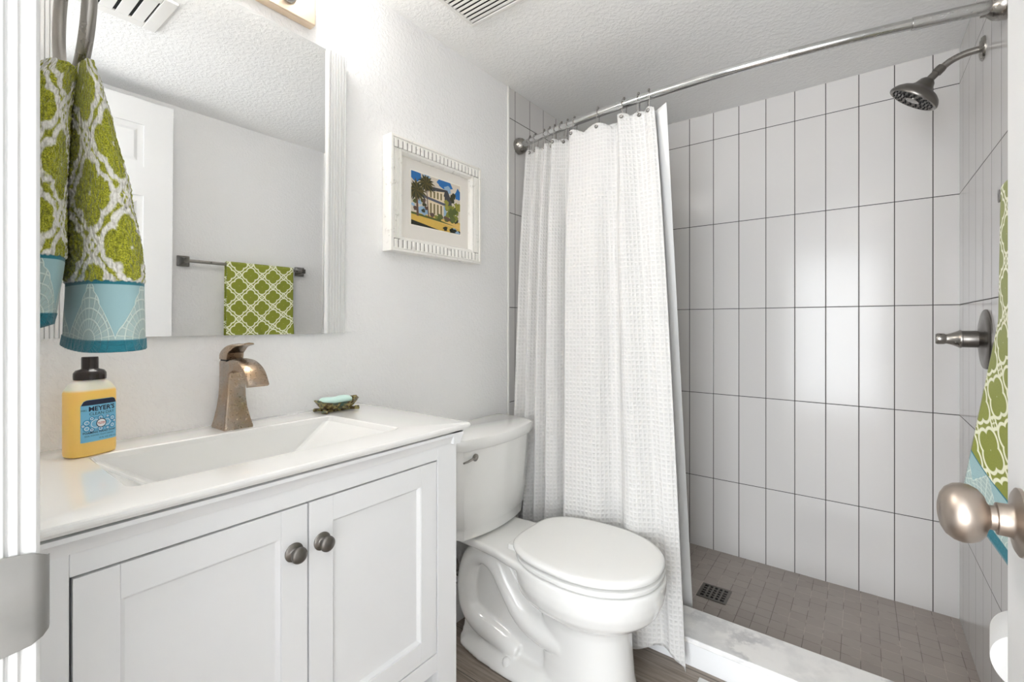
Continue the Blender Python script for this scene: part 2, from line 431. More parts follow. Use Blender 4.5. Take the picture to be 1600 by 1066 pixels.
# strike plate let into the left jamb
st = MB()
pts = []
zc = 0.900
def strike(m, x):
    # rounded plate in the jamb face plus a lip rolled over the arris
    H = 0.035
    secs = [(-0.02+0.001, x+0.0012), (0.0, x+0.0012), (0.04, x+0.0012), (0.052, x+0.0014), (0.058, x+0.0005), (0.0615, x-0.003), (0.0625, x-0.007)]
    rs = []
    for i, (y, xx) in enumerate(secs):
        k = max(0.0, (y-0.044)/0.02); h = H*(1-0.28*k*k)
        rs.append([(xx, y, zc-h), (xx, y, zc-h*0.5), (xx, y, zc), (xx, y, zc+h*0.5), (xx, y, zc+h), (xx-0.0012, y-0.0003, zc+h), (xx-0.0012, y-0.0003, zc), (xx-0.0012, y-0.0003, zc-h)])
    m.rings(rs)
strike(st, DX0+0.0005); sp = st.build('strike_plate', M['strike'], jl, bevel=0.0008, seg=2)
tag(sp, 'dull metal strike plate with curved lip')

# baseboards
def bb(name, x0, y0, x1, y1, nx, ny, h=0.085):
    m = MB(); t = 0.012
    m.poly([(x0, y0, 0), (x0+nx*t, y0+ny*t, 0), (x0+nx*t, y0+ny*t, h-0.02), (x0+nx*t*.6, y0+ny*t*.6, h-0.012), (x0+nx*t*.5, y0+ny*t*.5, h), (x0, y0, h)], (x1-x0, y1-y0, 0))
    return struct(m.build(name, M['trim'], auto=30))
bb('baseboard_left', LW, 0.80, LW, 1.500, 1, 0, .14)
bb('baseboard_right', RW, FW+0.012, RW, 1.500, -1, 0)

# ------------------------------------------------------------ the open door, swung against the right wall
DY0, DY1 = 0.085, 0.710
X0, X1 = 0.125, 0.160
door = thing('door_1', (X1, DY0, 0.01), None, None); door['kind'] = 'structure'
m = MB()
W = DY1-DY0; top = 2.03
st_w, mid = 0.105, 0.09
ys = [DY0, DY0+st_w, DY0+(W-mid)/2, DY0+(W+mid)/2, DY1-st_w, DY1]
zs = [0.01, 0.24, 0.80, 0.97, 1.62, 1.745, 1.925, top]
th = 0.006
m.box(X0+th, DY0, 0.01, X1-th, DY1, top)     # core
for side in (0, 1):
    xa, xb = (X0, X0+th) if side == 0 else (X1-th, X1)
    for i in range(5):
        for j in range(7):
            if i in (1, 3) and j in (1, 3, 5):
                # raised centre field
                g = 0.022; a0, a1, b0, b1 = ys[i]+g, ys[i+1]-g, zs[j]+g, zs[j+1]-g
                q = 0.012
                xi = X0+th if side == 0 else X1-th; xo = xa+0.0015 if side == 0 else xb-0.0015
                m.rings([[(xi, a0, b0), (xi, a1, b0), (xi, a1, b1), (xi, a0, b1)], [(xo, a0+q, b0+q), (xo, a1-q, b0+q), (xo, a1-q, b1-q), (xo, a0+q, b1-q)]])
            else:
                m.box(xa, ys[i], zs[j], xb, ys[i+1], zs[j+1])
m.build('door_panel', M['trim'], door)
KZ, KY = 0.906, 0.655
for sgn, xf in ((-1, X0), (1, X1)):
    m = MB()
    k = 1.0
    if sgn < 0:
        prof = [(0.0325, 0), (0.0325, 0.003), (0.029, 0.005), (0.018, 0.0062), (0.0158, 0.008), (0.0155, 0.0175), (0.0148, 0.0180), (0.0120, 0.0182), (0.0118, 0.0225), (0.0135, 0.0240), (0.0200, 0.0262), (0.0255, 0.0305), (0.0288, 0.0365), (0.0295, 0.0425), (0.0280, 0.0490), (0.0235, 0.0550), (0.0165, 0.0588), (0.0090, 0.0606), (0.0078, 0.0598), (0.003, 0.0598), (0.0, 0.060)]
    else:
        prof = [(0.0325, 0), (0.0325, 0.004), (0.030, 0.007), (0.016, 0.0095), (0.0125, 0.012), (0.0105, 0.027), (0.013, 0.0345), (0.0245, 0.042), (0.0275, 0.053), (0.0258, 0.060), (0.015, 0.068), (0.0, 0.070)]
    m.lathe(prof, (xf, KY, KZ), (sgn, 0, 0), 56)
    kk = m.build('door_knob', M['knob'], door, auto=50)
m = MB(); m.box(X0+0.006, DY1, KZ-0.028, X1-0.006, DY1+0.0015, KZ+0.028); m.box(X0+0.011, DY1, KZ-0.008, X1-0.011, DY1+0.009, KZ+0.008)
m.build('latch', M['strike'], door, bevel=0.0008)
for hz in (0.25, 1.05, 1.8):
    MB().lathe([(0.005, 0), (0.005, 0.09)], (X1+0.004, DY0-0.006, hz), (0, 0, 1), 12).build('hinge', M['knob'], door, auto=40)

# ------------------------------------------------------------ shower curb
cb = thing('shower_curb', (-0.45, 1.59, 0), 'low shower curb with a veined white marble top and white front', 'curb')
MB().box(LW+0.002, 1.516, 0.0, RW-0.002, 1.662, 0.077).build('riser', M['cab'], cb)
MB().box(LW+0.002, 1.505, 0.077, RW-0.002, 1.674, 0.095).build('marble_cap', M['marble'], cb, bevel=0.004, seg=3)

# ------------------------------------------------------------ floor drain
dr = thing('shower_drain', (-0.466, 1.943, 0.02), 'square dark metal drain grate in the taupe mosaic shower floor', 'drain')
cx, cy, hw = -0.466, 1.943, 0.054
MB().box(cx-hw+.004, cy-hw+.004, 0.0195, cx+hw-.004, cy+hw-.004, 0.0206).build('recess', M['black'], dr)
m = MB(); z0, z1 = 0.0204, 0.0235; b = 0.010
m.box(cx-hw, cy-hw, z0, cx+hw, cy-hw+b, z1); m.box(cx-hw, cy+hw-b, z0, cx+hw, cy+hw, z1)
m.box(cx-hw, cy-hw+b, z0, cx-hw+b, cy+hw-b, z1); m.box(cx+hw-b, cy-hw+b, z0, cx+hw, cy+hw-b, z1)
inn = 2*(hw-b)
for k in range(1, 5):
    c = cx-hw+b+inn*k/5; m.box(c-.0035, cy-hw+b, z0, c+.0035, cy+hw-b, z1)
for k in range(1, 5):
    c = cy-hw+b+inn*k/5; m.box(cx-hw+b, c-.0035, z0, cx+hw-b, c+.0035, z1-0.0003)
m.build('grate', M['dknickel'], dr)

# ------------------------------------------------------------ floor register corner
rg = thing('floor_register', (-0.30, 1.435, 0), 'white metal floor register just in front of the shower curb', 'vent')
m = MB(); m.box(-0.398, 1.375, 0, -0.135, 1.480, 0.004); m.build('frame', M['white_metal'], rg, bevel=0.002)
m = MB()
for k in range(12):
    x = -0.38+k*0.0195; m.box(x, 1.39, 0.004, x+0.010, 1.465, 0.006)
m.build('louvre', M['white_metal'], rg, bevel=0.0006)

# ------------------------------------------------------------ vanity
VF = -0.757; VY0, VY1 = 0.056, 0.776; CT = 0.866
van = thing('vanity_cabinet', (-0.975, 0.42, 0), 'white two-door bathroom vanity cabinet with shaker doors', 'cabinet')
m = MB(); FT = 0.02
D0, DM, D1, DT, DB = 0.1154, 0.4135, 0.7144, 0.792, 0.360
m.box(VF-FT, VY0, 0.0, VF, D0-.0015, 0.8465); m.box(VF-FT, D1+.0015, 0.0, VF, VY1, 0.8465)         # stiles run down to legs
m.box(VF-FT, D0-.0015, DT+.0015, VF, D1+.0015, 0.8465)                                              # top rail
m.box(VF-FT, D0-.0015, DB-0.042, VF, D1+.0015, DB-.0015)                                          # bottom rail
m.build('face_frame', M['cab'], van, bevel=0.001)
m = MB(); m.box(LW+0.004, VY1-0.018, 0.31, VF-FT, VY1-0.003, 0.83); m.box(LW+0.004, VY0, 0.31, VF-FT, VY0+0.015, 0.83)
m.box(LW+0.004, VY0+0.015, 0.318, VF-FT, VY1-0.018, 0.333); m.box(LW+0.004, VY0+.015, 0.333, LW+0.012, VY1-.018, 0.83)
m.box(LW+0.004, VY1-0.06, 0, LW+0.05, VY1-0.003, 0.31); m.box(LW+0.004, VY0, 0, LW+0.05, VY0+0.06, 0.31)
m.box(VF-0.06, VY1-0.05, 0, VF-FT, VY1-0.003, 0.31); m.box(VF-0.06, VY0, 0, VF-FT, VY0+0.05, 0.31)
m.box(LW+0.03, VY0+0.01, 0.10, VF-0.03, VY1-0.012, 0.118)
m.build('carcass', M['cab'], van)
# crown moulding under the top
m = MB()
prof = [(VF, 0.822), (VF+0.002, 0.8225), (VF+0.004, 0.829), (VF+0.008, 0.837), (VF+0.012, 0.841), (VF+0.012, 0.847), (VF-FT, 0.847), (VF-FT, 0.822)]
m.poly([(a, VY0-0.004, b_) for a, b_ in prof], (0, VY1-VY0+0.016, 0))
prof = [(VY1, 0.822), (VY1+0.002, 0.8225), (VY1+0.004, 0.829), (VY1+0.008, 0.837), (VY1+0.012, 0.841), (VY1+0.012, 0.847), (VY1-FT, 0.847), (VY1-FT, 0.822)]
m.poly([(LW+0.004, a, b_) for a, b_ in prof], (VF-LW-0.004+0.0119, 0, 0))
m.build('crown_moulding', M['cab'], van, auto=25)
def vdoor(y0, y1, ky):
    y0 += 0.0015; y1 -= 0.0015; z0, z1 = DB+.0015, DT-.0015; r = 0.045; x0 = VF-0.019
    m = MB()
    m.box(x0, y0, z0, VF, y0+r, z1); m.box(x0, y1-r, z0, VF, y1, z1); m.box(x0, y0+r, z1-r, VF, y1-r, z1); m.box(x0, y0+r, z0, VF, y1-r, z0+r)
    m.box(x0, y0+r, z0+r, VF-0.009, y1-r, z1-r)
    # small cove round the panel
    a0, a1, b0, b1 = y0+r, y1-r, z0+r, z1-r; g = 0.006
    def loop(x, o): return [(x, a0+o, b0+o), (x, a1-o, b0+o), (x, a1-o, b1-o), (x, a0+o, b1-o)]
    m.rings([loop(VF-0.0035, 0), loop(VF-0.009, g)], caps=False)
    d = m.build('door', M['cab'], van, bevel=0.0007)
    k = MB(); k.lathe([(0.0155, 0), (0.0158, 0.0015), (0.0145, 0.003), (0.009, 0.0038), (0.0065, 0.006), (0.006, 0.011), (0.0085, 0.0135), (0.0125, 0.0155), (0.0135, 0.018), (0.013, 0.0205), (0.010, 0.0225), (0.005, 0.0236), (0, 0.024)], (VF, ky, 0.716), (1, 0, 0), 32)
    tag(k.build('knob', M['dknickel'], d, auto=50), 'dark brushed nickel round knob with backplate')
vdoor(D0, DM, 0.388); vdoor(DM, D1, 0.4385)

# sink top: one casting with an integral trough basin
CX0, CX1, CY0, CY1 = LW+0.001, -0.737, FW+0.002, 0.806
top = thing('sink_top', (-0.965, 0.43, 0.848), 'white ceramic sink top with wide rectangular integral basin', 'sink')
m = MB()
ox = [(CX0, CY0), (CX1, CY0), (CX1, CY1), (CX0, CY1)]
rim = [(-1.088, 0.185), (-0.828, 0.185), (-0.818, 0.665), (-1.078, 0.648)]
bot = [(-1.080, 0.335), (-0.86, 0.335), (-0.86, 0.50), (-1.070, 0.50)]
def rr(q, r, z, n=5):
    """rounded quad loop"""
    out = []
    c = [Vector((a, b)) for a, b in q]
    for i in range(4):
        p, c0, nx = c[i-1], c[i], c[(i+1) % 4]
        u = (p-c0).normalized()*r; v = (nx-c0).normalized()*r
        for k in range(n):
            t = k/(n-1); w_ = (c0+u)*(1-t)**2+c0*2*t*(1-t)+(c0+v)*t*t
            out.append((w_.x, w_.y, z))
    return out
def midq(a, b, t): return [(lerp(p[0], q[0], t), lerp(p[1], q[1], t)) for p, q in zip(a, b)]
def inset(q, d):
    cxx = sum(p[0] for p in q)/4; cyy = sum(p[1] for p in q)/4
    return [(p[0]+(d if p[0] < cxx else -d), p[1]+(d if p[1] < cyy else -d)) for p in q]
L = [rr(inset(ox, 0.012), 0.004, 0.8485), rr(inset(ox, 0.003), 0.004, 0.8525), rr(inset(ox, 0.0005), 0.004, 0.857), rr(ox, 0.004, 0.860), rr(inset(ox, 0.001), 0.004, 0.8635), rr(inset(ox, 0.003), 0.004, 0.8655), rr(inset(ox, 0.005), 0.004, CT),
     rr(rim, 0.02, CT), rr(inset(rim, 0.003), 0.02, CT-0.002), rr(midq(rim, bot, 0.06), 0.02, CT-0.012),
     rr(midq(rim, bot, 0.5), 0.02, CT-0.062), rr(midq(rim, bot, 0.8), 0.03, CT-0.094), rr(inset(bot, -0.005), 0.03, CT-0.108), rr(inset(bot, 0.02), 0.03, CT-0.112)]
m.rings(L, caps=False)
n = len(L[0]); m.f.append(tuple((len(L)-1)*n+j for j in range(n))); m.mi.append(0)
# underside
m.box(-1.12, 0.16, 0.742, -0.80, 0.69, 0.7435); m.rings([[(q_[0], q_[1], .8485) for q_ in inset(ox, .012)], [(-1.12, .16, .8355), (-.80, .16, .8355), (-.80, .69, .8355), (-1.12, .69, .8355)], [(-1.12, .16, .742), (-.80, .16, .742), (-.80, .69, .742), (-1.12, .69, .742)]], caps=False)
m.build('basin', M['ceramic'], top, auto=14)
# overflow hole on the basin's back wall
oc = Vector((-1.0835, 0.434, 0.8255)); ax = (1, 0, 0.12)
MB().lathe([(0.0125, -0.004), (0.0135, 0.001), (0.0130, 0.0022), (0.0085, 0.0024), (0.0078, 0.001), (0.0078, -0.003)], oc, ax, 36, caps=False).build('overflow_ring', M['chrome'], top, auto=40)
MB().lathe([(0.0079, -0.001), (0.0079, 0.0002)], oc, ax, 24).build('overflow_hole', M['black'], top)
MB().lathe([(0.022, 0), (0.022, 0.003), (0.019, 0.005), (0, 0.006)], (-0.965, 0.42, CT-0.112), (0, 0, 1), 32).build('pop_up_drain', M['chrome'], top, auto=40)

# ------------------------------------------------------------ faucet
fa = thing('faucet', (-1.14, 0.44, CT), 'brushed bronze-nickel single-lever faucet with arched spout behind the basin', 'faucet')
m = MB()
def rect(x0, x1, y0, y1, z, r=0.004): return rr([(x0, y0), (x1, y0), (x1, y1), (x0, y1)], r, z, 4)
# (z, xback, xfront, half width)
B = [(0, -1.172, -1.098, .0300), (.004, -1.172, -1.098, .0300), (.02, -1.168, -1.104, .0270), (.045, -1.164, -1.110, .0228), (.07, -1.1615, -1.1115, .0200), (.10, -1.160, -1.110, .0188), (.125, -1.160, -1.104, .0186), (.145, -1.160, -1.100, .0186), (.150, -1.159, -1.102, .0176)]
m.rings([rect(a, b_, .44-h, .44+h, CT+z) for z, a, b_, h in B])
m.build('body', M['faucet'], fa, bevel=0.0, auto=35)
# spout: flat arched band with rounded top
m = MB()
path = [(-1.158, .121), (-1.135, .141), (-1.105, .152), (-1.075, .153), (-1.045, .146), (-1.020, .130), (-1.004, .105)]
thick = [.020, .026, .026, .020, .015, .011, .008]
pp = catmull([(a, b_, t) for (a, b_), t in zip(path, thick)], 6)
rs = []
for i, (a, z, t) in enumerate(pp):
    p0 = pp[max(i-1, 0)]; p1 = pp[min(i+1, len(pp)-1)]
    d = Vector((p1[0]-p0[0], 0, p1[1]-p0[1])).normalized(); nrm = Vector((d.z, 0, -d.x))  # points down/inside
    c = Vector((a, .44, CT+z)); hwid = 0.0185+0.003*(i/len(pp))
    r = []
    for q in ((-1, 0), (-.9, -0.12), (-.5, -.26), (0, -.30), (.5, -.26), (.9, -.12), (1, 0), (1, 1), (.0, 1), (-1, 1)):
        o = (q[1]*t if q[1] > 0 else q[1]*0.014)
        r.append(c+Vector((0, q[0]*hwid, 0))+nrm*o)
    rs.append(r)
m.rings(rs); m.build('spout', M['faucet'], fa, auto=40)
MB().box(-1.158, .424, CT+.149, -1.108, .456, CT+.153).build('gap_collar', M['black'], fa)
m = MB()
Hn = [(-1.162, .1665, .0135, .017), (-1.150, .1745, .0215, .018), (-1.130, .184, .022, .018), (-1.110, .1885, .016, .0165), (-1.092, .1895, .008, .0145), (-1.075, .190, .0045, .0128), (-1.058, .1915, .0035, .0118), (-1.050, .1925, .003, .011)]
Hn = catmull(Hn, 5)
rs = []
for x, z, t, h in Hn:
    zt = CT+z; zb = max(zt-t, CT+.153) if x < -1.105 else zt-t
    if x < -1.12: zb = CT+.1535
    rs.append([(x, .44-h, zb), (x, .44-h*1.0, zt-0.003), (x, .44-h*.8, zt-.0005), (x, .44, zt+.001), (x, .44+h*.8, zt-.0005), (x, .44+h, zt-.003), (x, .44+h, zb), (x, .44, zb)])
m.rings(rs); m.build('lever_handle', M['faucet'], fa, auto=45)

# ------------------------------------------------------------ soap bottle
sb = thing('soap_bottle', (-1.103, 0.193, CT), 'amber foaming hand soap bottle with blue label and dark pump', 'soap bottle')
SC = Vector((-1.103, 0.193)); ANG = radians(18)     # label face normal
fn = Vector((cos(ANG), sin(ANG))); ft = Vector((-sin(ANG), cos(ANG)))
def bloop(hwid, hdep, z, n=48, e=3.2):
    r = []
    for j in range(n):
        a = 2*pi*j/n; c, s_ = cos(a), sin(a)
        u = hwid*(abs(c)**(2/e))*(1 if c >= 0 else -1); v = hdep*(abs(s_)**(2/e))*(1 if s_ >= 0 else -1)
        p = SC+ft*u+fn*v; r.append((p.x, p.y, CT+z))
    return r
t = NT('frosted_bottle_with_amber_soap'); o = t.sep(t.pos())
lv = t.sst(o[2], CT+0.113, CT+0.119)
c = t.mix(lv, S(252, 206, 112), S(232, 228, 214))
M['bottle'] = t.set(c, 0.3, 0, Subsurface_Weight=0.6, Subsurface_Radius=(0.02, 0.014, 0.006), Subsurface_Scale=0.5)
m = MB(); m.rings([bloop(.031, .0195, 0), bloop(.0345, .0225, .002), bloop(.0355, .0235, .008), bloop(.0355, .0235, .06), bloop(.0355, .0235, .112), bloop(.034, .0225, .118, e=3), bloop(.0295, .0205, .126, e=2.6), bloop(.0235, .0185, .132, e=2.3), bloop(.0195, .0175, .1345, e=2), bloop(.018, .017, .136, e=2)])
m.build('bottle', M['bottle'], sb, auto=40)
c3 = (SC.x, SC.y, CT)
m = MB(); m.lathe([(.0225, .1345), (.0228, .140), (.0225, .146), (.0195, .1505), (.0125, .153), (.0118, .154), (.0118, .172), (.0112, .1745), (.0, .175)], c3, (0, 0, 1), 40); m.build('pump', M['pump'], sb, auto=40)
M['lab_blue'] = simple('label_sky_blue', S(120, 190, 222), 0.5, nz=0.05, nscale=300)
M['lab_dark'] = simple('label_navy', S(24, 34, 62), 0.5, nz=0.05)
M['lab_mid'] = simple('label_mid_blue', S(60, 140, 186), 0.5, nz=0.05)
M['lab_white'] = simple('label_white', S(236, 240, 242), 0.5, nz=0.02)
M['lab_red'] = simple('label_red', S(190, 60, 50), 0.5, nz=0.02)
OFF = 0.0237
def onface(u, v, off=OFF):    # u along the face, v height; follows the super-ellipse bulge
    hd = .0235*(1-abs(min(abs(u)/.0356, .999))**3.2)**(1/3.2)
    p = SC+ft*u+fn*(hd+off-0.0235); return (p.x, p.y, CT+v)
def patch(name, u0, u1, v0, v1, off, mat, par, cut=0.0):
    m = MB(); N = 16; rs = []
    vs = [v0, v1-cut, v1]
    for i in range(N+1):
        u = lerp(u0, u1, i/N); e = min(u-u0, u1-u)
        tv = v1 if (cut == 0 or e > cut) else v1-cut+sqrt(max(0, cut*cut-(cut-e)**2))
        rs.append([onface(u, v0, off), onface(u, tv, off), onface(u, tv, off-.0002), onface(u, v0, off-.0002)])
    m.rings(rs); return m.build(name, mat, par)
lab = patch('label', -.025, .0305, .026, .100, OFF+.0003, M['lab_blue'], sb, cut=.010)
patch('label_header', -.0245, .030, .0905, .0995, OFF+.0005, M['lab_dark'], lab, cut=.009)
def text_mesh(s, size, u, v, mat, par, name='lettering', off=OFF+.0008, align='CENTER', bold=0.0):
    cu = bpy.data.curves.new(name, 'FONT'); cu.body = s; cu.size = size; cu.align_x = align; cu.resolution_u = 2; cu.offset = bold
    ob = bpy.data.objects.new(name, cu); COL.objects.link(ob)
    bpy.context.view_layer.update()
    me = bpy.data.meshes.new_from_object(ob.evaluated_get(bpy.context.evaluated_depsgraph_get()))
    bpy.data.objects.remove(ob); bpy.data.curves.remove(cu)
    m = MB(); m.v = [onface(u+p.co.x, v+p.co.y, off) for p in me.vertices]
    m.f = [tuple(p.vertices) for p in me.polygons]; m.mi = [0]*len(m.f)
    bpy.data.meshes.remove(me)
    return m.build(name, mat, par)
text_mesh("MEYER'S", .0112, .0055, .0800, M['lab_dark'], lab, bold=.0003)
text_mesh("MRS.", .0042, -.0205, .0805, M['lab_dark'], lab)
text_mesh("CLEAN DAY", .0072, .0055, .0725, M['lab_dark'], lab)
text_mesh("FOAMING HAND SOAP", .0048, .0025, .0405, M['lab_dark'], lab, bold=.0001)
text_mesh("BASIL SCENTED, PLANT DERIVED", .0030, .0020, .0355, M['lab_dark'], lab)
text_mesh("10 FL OZ (295 mL)", .0036, .0145, .0295, M['lab_dark'], lab)
# flourish of small rings and the round badge
def ringon(u, v, r, wd, mat, off=OFF+.0006):
    m = MB(); n = 28; m.rings([[onface(u+cos(2*pi*j/n)*q, v+sin(2*pi*j/n)*q, off) for j in range(n)] for q in (r-wd, r)], caps=False)
    return m.build('flourish', mat, lab)
random.seed(3)
for (u, v, r) in [(-.004, .057, .012), (.013, .057, .009), (-.017, .060, .0055), (-.017, .050, .0055), (.022, .063, .005), (.022, .050, .005), (.003, .0665, .0045), (.003, .047, .0045), (-.010, .0665, .004), (-.010, .047, .004), (.026, .057, .003), (-.022, .055, .003), (.014, .0675, .003), (.014, .0465, .003)]:
    ringon(u, v, r, .0012, M['lab_mid']); ringon(u, v, r*.6, .0008, M['lab_white'])
def disc(u, v, r, mat, off):
    m = MB(); n = 32; m.add([onface(u, v, off)]+[onface(u+cos(2*pi*j/n)*r, v+sin(2*pi*j/n)*r, off) for j in range(n)], [(0, 1+j, 1+(j+1) % n) for j in range(n)]); return m.build('badge', mat, lab)
disc(.004, .057, .0078, M['lab_dark'], OFF+.0009); disc(.004, .057, .0066, M['lab_white'], OFF+.0011)
text_mesh("MRS. MEYER'S", .0019, .004, .0575, M['lab_red'], lab, off=OFF+.0013, bold=.0001); text_mesh("CLEAN DAY", .0019, .004, .0553, M['lab_red'], lab, off=OFF+.0013, bold=.0001)

# ------------------------------------------------------------ soap dish
t = NT('glazed_olive_ceramic'); f = t.noise(t.obj(), 110, 3); g = t.noise(t.obj(), 45, 2)
c = t.mix(t.sst(f, .42, .6), S(78, 62, 34), S(150, 138, 84)); c = t.mix(t.sst(g, .5, .68), c, S(60, 84, 70))
t.bump(f, 0.8, 0.003); M['dish'] = t.set(c, 0.25, 0)
sd = thing('soap_dish', (-1.125, 0.700, CT), 'small olive and brown sculpted ceramic soap dish at the counter back', 'soap dish')
def dloop(a, b, z, wav=0.0, lift=0.0, n=56):
    r = []
    for j in range(n):
        q = 2*pi*j/n; k = 1+wav*cos(10*q)
        r.append((-1.125+b*k*sin(q), 0.694+a*k*(abs(cos(q))**.75)*(1 if cos(q) >= 0 else -1), CT+z+lift*abs(cos(q))**4))
    return r
m = MB(); m.rings([dloop(.040, .024, .007), dloop(.046, .029, .012, .02), dloop(.053, .034, .020, .03, .002), dloop(.059, .039, .0275, .04, .007), dloop(.057, .037, .0275, .04, .007), dloop(.048, .030, .018, .02), dloop(.038, .022, .013), dloop(.0005, .0005, .012)])
m.build('bowl', M['dish'], sd, auto=60)
m = MB()
for sy in (-1, 1):
    for sx in (-1, 1):
        m.tube([(-1.125+sx*.006, .694+sy*.030, CT+.005), (-1.125+sx*.022, .694+sy*.036, CT+.0045), (-1.125+sx*.030, .694+sy*.047, CT+.0045), (-1.125+sx*.022, .694+sy*.052, CT+.005), (-1.125+sx*.016, .694+sy*.044, CT+.006)], .0043, 10)
m.box(-1.139, .666, CT+.001, -1.111, .722, CT+.009); m.build('scrolled_foot', M['dish'], sd, auto=60)
m = MB()
def sl(a, b, z):
    r = []; n = 40
    for j in range(n):
        q = 2*pi*j/n; yy = a*(abs(cos(q))**.6)*(1 if cos(q) >= 0 else -1); xx = b*(abs(sin(q))**.6)*(1 if sin(q) >= 0 else -1)*(1-.22*exp(-(yy/.018)**2))
        r.append((-1.125+xx, .691+yy, CT+z-.003*exp(-(yy/.02)**2)+.0))
    return r
m.rings([sl(.030, .016, .0185), sl(.040, .023, .021), sl(.043, .026, .027), sl(.042, .025, .033), sl(.036, .020, .0375), sl(.024, .012, .039), sl(.001, .001, .0392)])
tag(m.build('soap_bar', M['soap'], None, smooth=True), 'pale aqua bar of soap lying in the olive ceramic dish', 'soap')
# ------------------------------------------------------------ mirror with fluted side mouldings
MY0, MY1, MZ0, MZ1 = 0.126, 0.749, 1.073, 1.856
mi = thing('mirror', (LW, 0.44, MZ0), 'tall wall mirror with white fluted mouldings on its two sides', 'mirror')
TILT = radians(0.75)
def mt(x, z):   # mirror leans forward a touch from its foot
    return x+(z-MZ0)*tan(TILT)
xg = LW+0.014
m = MB(); a, b_ = 0.170, 0.690
m.add([(mt(xg-.005, MZ0), a, MZ0), (mt(xg-.005, MZ0), b_, MZ0), (mt(xg-.005, MZ1), b_, MZ1), (mt(xg-.005, MZ1), a, MZ1), (mt(xg, MZ0), a, MZ0), (mt(xg, MZ0), b_, MZ0), (mt(xg, MZ1), b_, MZ1), (mt(xg, MZ1), a, MZ1)],
      [(4, 5, 6, 7), (3, 2, 1, 0), (0, 1, 5, 4), (1, 2, 6, 5), (2, 3, 7, 6), (3, 0, 4, 7)]); m.build('glass', M['mirror'], mi)
def flute(y0, y1, inner):
    """moulding from inner edge y0 to outer y1"""
    P = [(0, 0), (0, .017), (.06, .0195), (.14, .0195), (.16, .0165)]
    for k in range(5):
        q = .18+k*.15; P += [(q, .019), (q+.10, .019), (q+.125, .0165)]
    P += [(.95, .019), (1, .017), (1, 0)]
    return [(LW+.0015+d, lerp(y0, y1, q)) for q, d in P]
for (y0, y1) in ((.690, MY1), (.170, MY0)):
    prof = flute(y0, y1, 0); m = MB()
    m.rings([[(mt(x, MZ0) if x > LW+.003 else x, y, MZ0) for x, y in prof], [(mt(x, MZ1) if x > LW+.003 else x, y, MZ1) for x, y in prof]])
    m.build('side_moulding', M['trim'], mi, auto=20)
m = MB(); m.box(LW+.0005, .19, 1.75, LW+.010, .67, 1.80); m.build('hanging_batten', M['cab'], mi)

# ------------------------------------------------------------ vanity light
vl = thing('vanity_light', (LW, 0.43, 1.90), 'warm metal three-globe light fixture on the wall above the mirror', 'wall light')
FZ0, FZ1 = 1.900, 2.010
M['warmplate'] = metal('warm_brushed_plate', S(226, 206, 182), S(236, 218, 196), 0.42)
m = MB(); m.box(LW+.0005, .205, FZ0, LW+.028, .657, FZ1); m.build('backplate', M['warmplate'], vl, bevel=0.003)
M['globe'] = emis('lit_opal_glass', (1, .99, .975, 1), 11)
for y in (.255, .43, .58):
    MB().lathe([(.024, 0), (.024, .004), (.020, .010), (.010, .014), (.008, .020), (.008, .034)], (LW+.028, y, 1.945), (1, 0, 0), 28).build('arm', M['satin'], vl, auto=40)
    MB().lathe([(.010, -.018), (.020, -.014), (.022, -.002), (.022, .006)], (LW+.075, y, 1.957), (0, 0, 1), 28).build('socket_cup', M['satin'], vl, auto=40)
    g = MB().lathe([(.018, .004), (.030, .012), (.040, .028), (.0425, .045), (.040, .062), (.030, .077), (.016, .085), (0, .087)], (LW+.075, y, 1.957), (0, 0, 1), 32).build('globe', M['globe'], vl, smooth=True)

# ------------------------------------------------------------ framed picture
PY0, PY1, PZ0, PZ1, PX = .893, 1.311, 1.328, 1.690, LW+.044
t = NT('distressed_whitewashed_wood'); q = t.pos(); s_ = t.sep(q)
f = t.noise(q, 40, 5, .7); g = t.noise(t.comb(t.m_('MULTIPLY', s_[0], 60.), t.m_('MULTIPLY', s_[1], 60.), t.m_('MULTIPLY', s_[2], 60.)), 4.0, 3)
M['frame'] = t.set(t.mix(t.sst(f, .56, .72, 0, .75), S(234, 232, 227), S(176, 172, 168)), .6, 0)
t.bump(f, .2, .001)
fr = thing('framed_picture', (LW, 1.10, PZ0), 'small framed print of a house and palms in a ribbed whitewashed frame', 'picture')
m = MB()
B_ = .050
# four mitred sides with a stepped profile
prof = [(0, 0), (0, .043), (.007, .044), (.009, .040), (.036, .036), (.038, .040), (.045, .039), (.050, .030), (.050, 0)]
def fl(o, d): return [(LW+.001+d, PY0+o, PZ0+o), (LW+.001+d, PY1-o, PZ0+o), (LW+.001+d, PY1-o, PZ1-o), (LW+.001+d, PY0+o, PZ1-o)]
m.rings([fl(o, d) for o, d in prof]+[fl(0, 0)], caps=False)
m.build('frame', M['frame'], fr, auto=15)
M['rib'] = simple('groove_shade_grey', S(150, 147, 143), .7, nz=.2, nscale=90)  # grey paints shade into the channel so the ribs stand out
m = MB(); q0, q1 = .0095, .0375
for (ya, za, yb, zb) in ((PY0+q0, PZ0+q0, PY1-q0, PZ0+q1), (PY0+q0, PZ1-q1, PY1-q0, PZ1-q0), (PY0+q0, PZ0+q1, PY0+q1, PZ1-q1), (PY1-q1, PZ0+q1, PY1-q0, PZ1-q1)): m.box(LW+.036, ya, za, LW+.0405, yb, zb)
m.build('groove', M['rib'], fr)
m = MB()   # ribs in the channel
xr = LW+.0403
n1 = 22
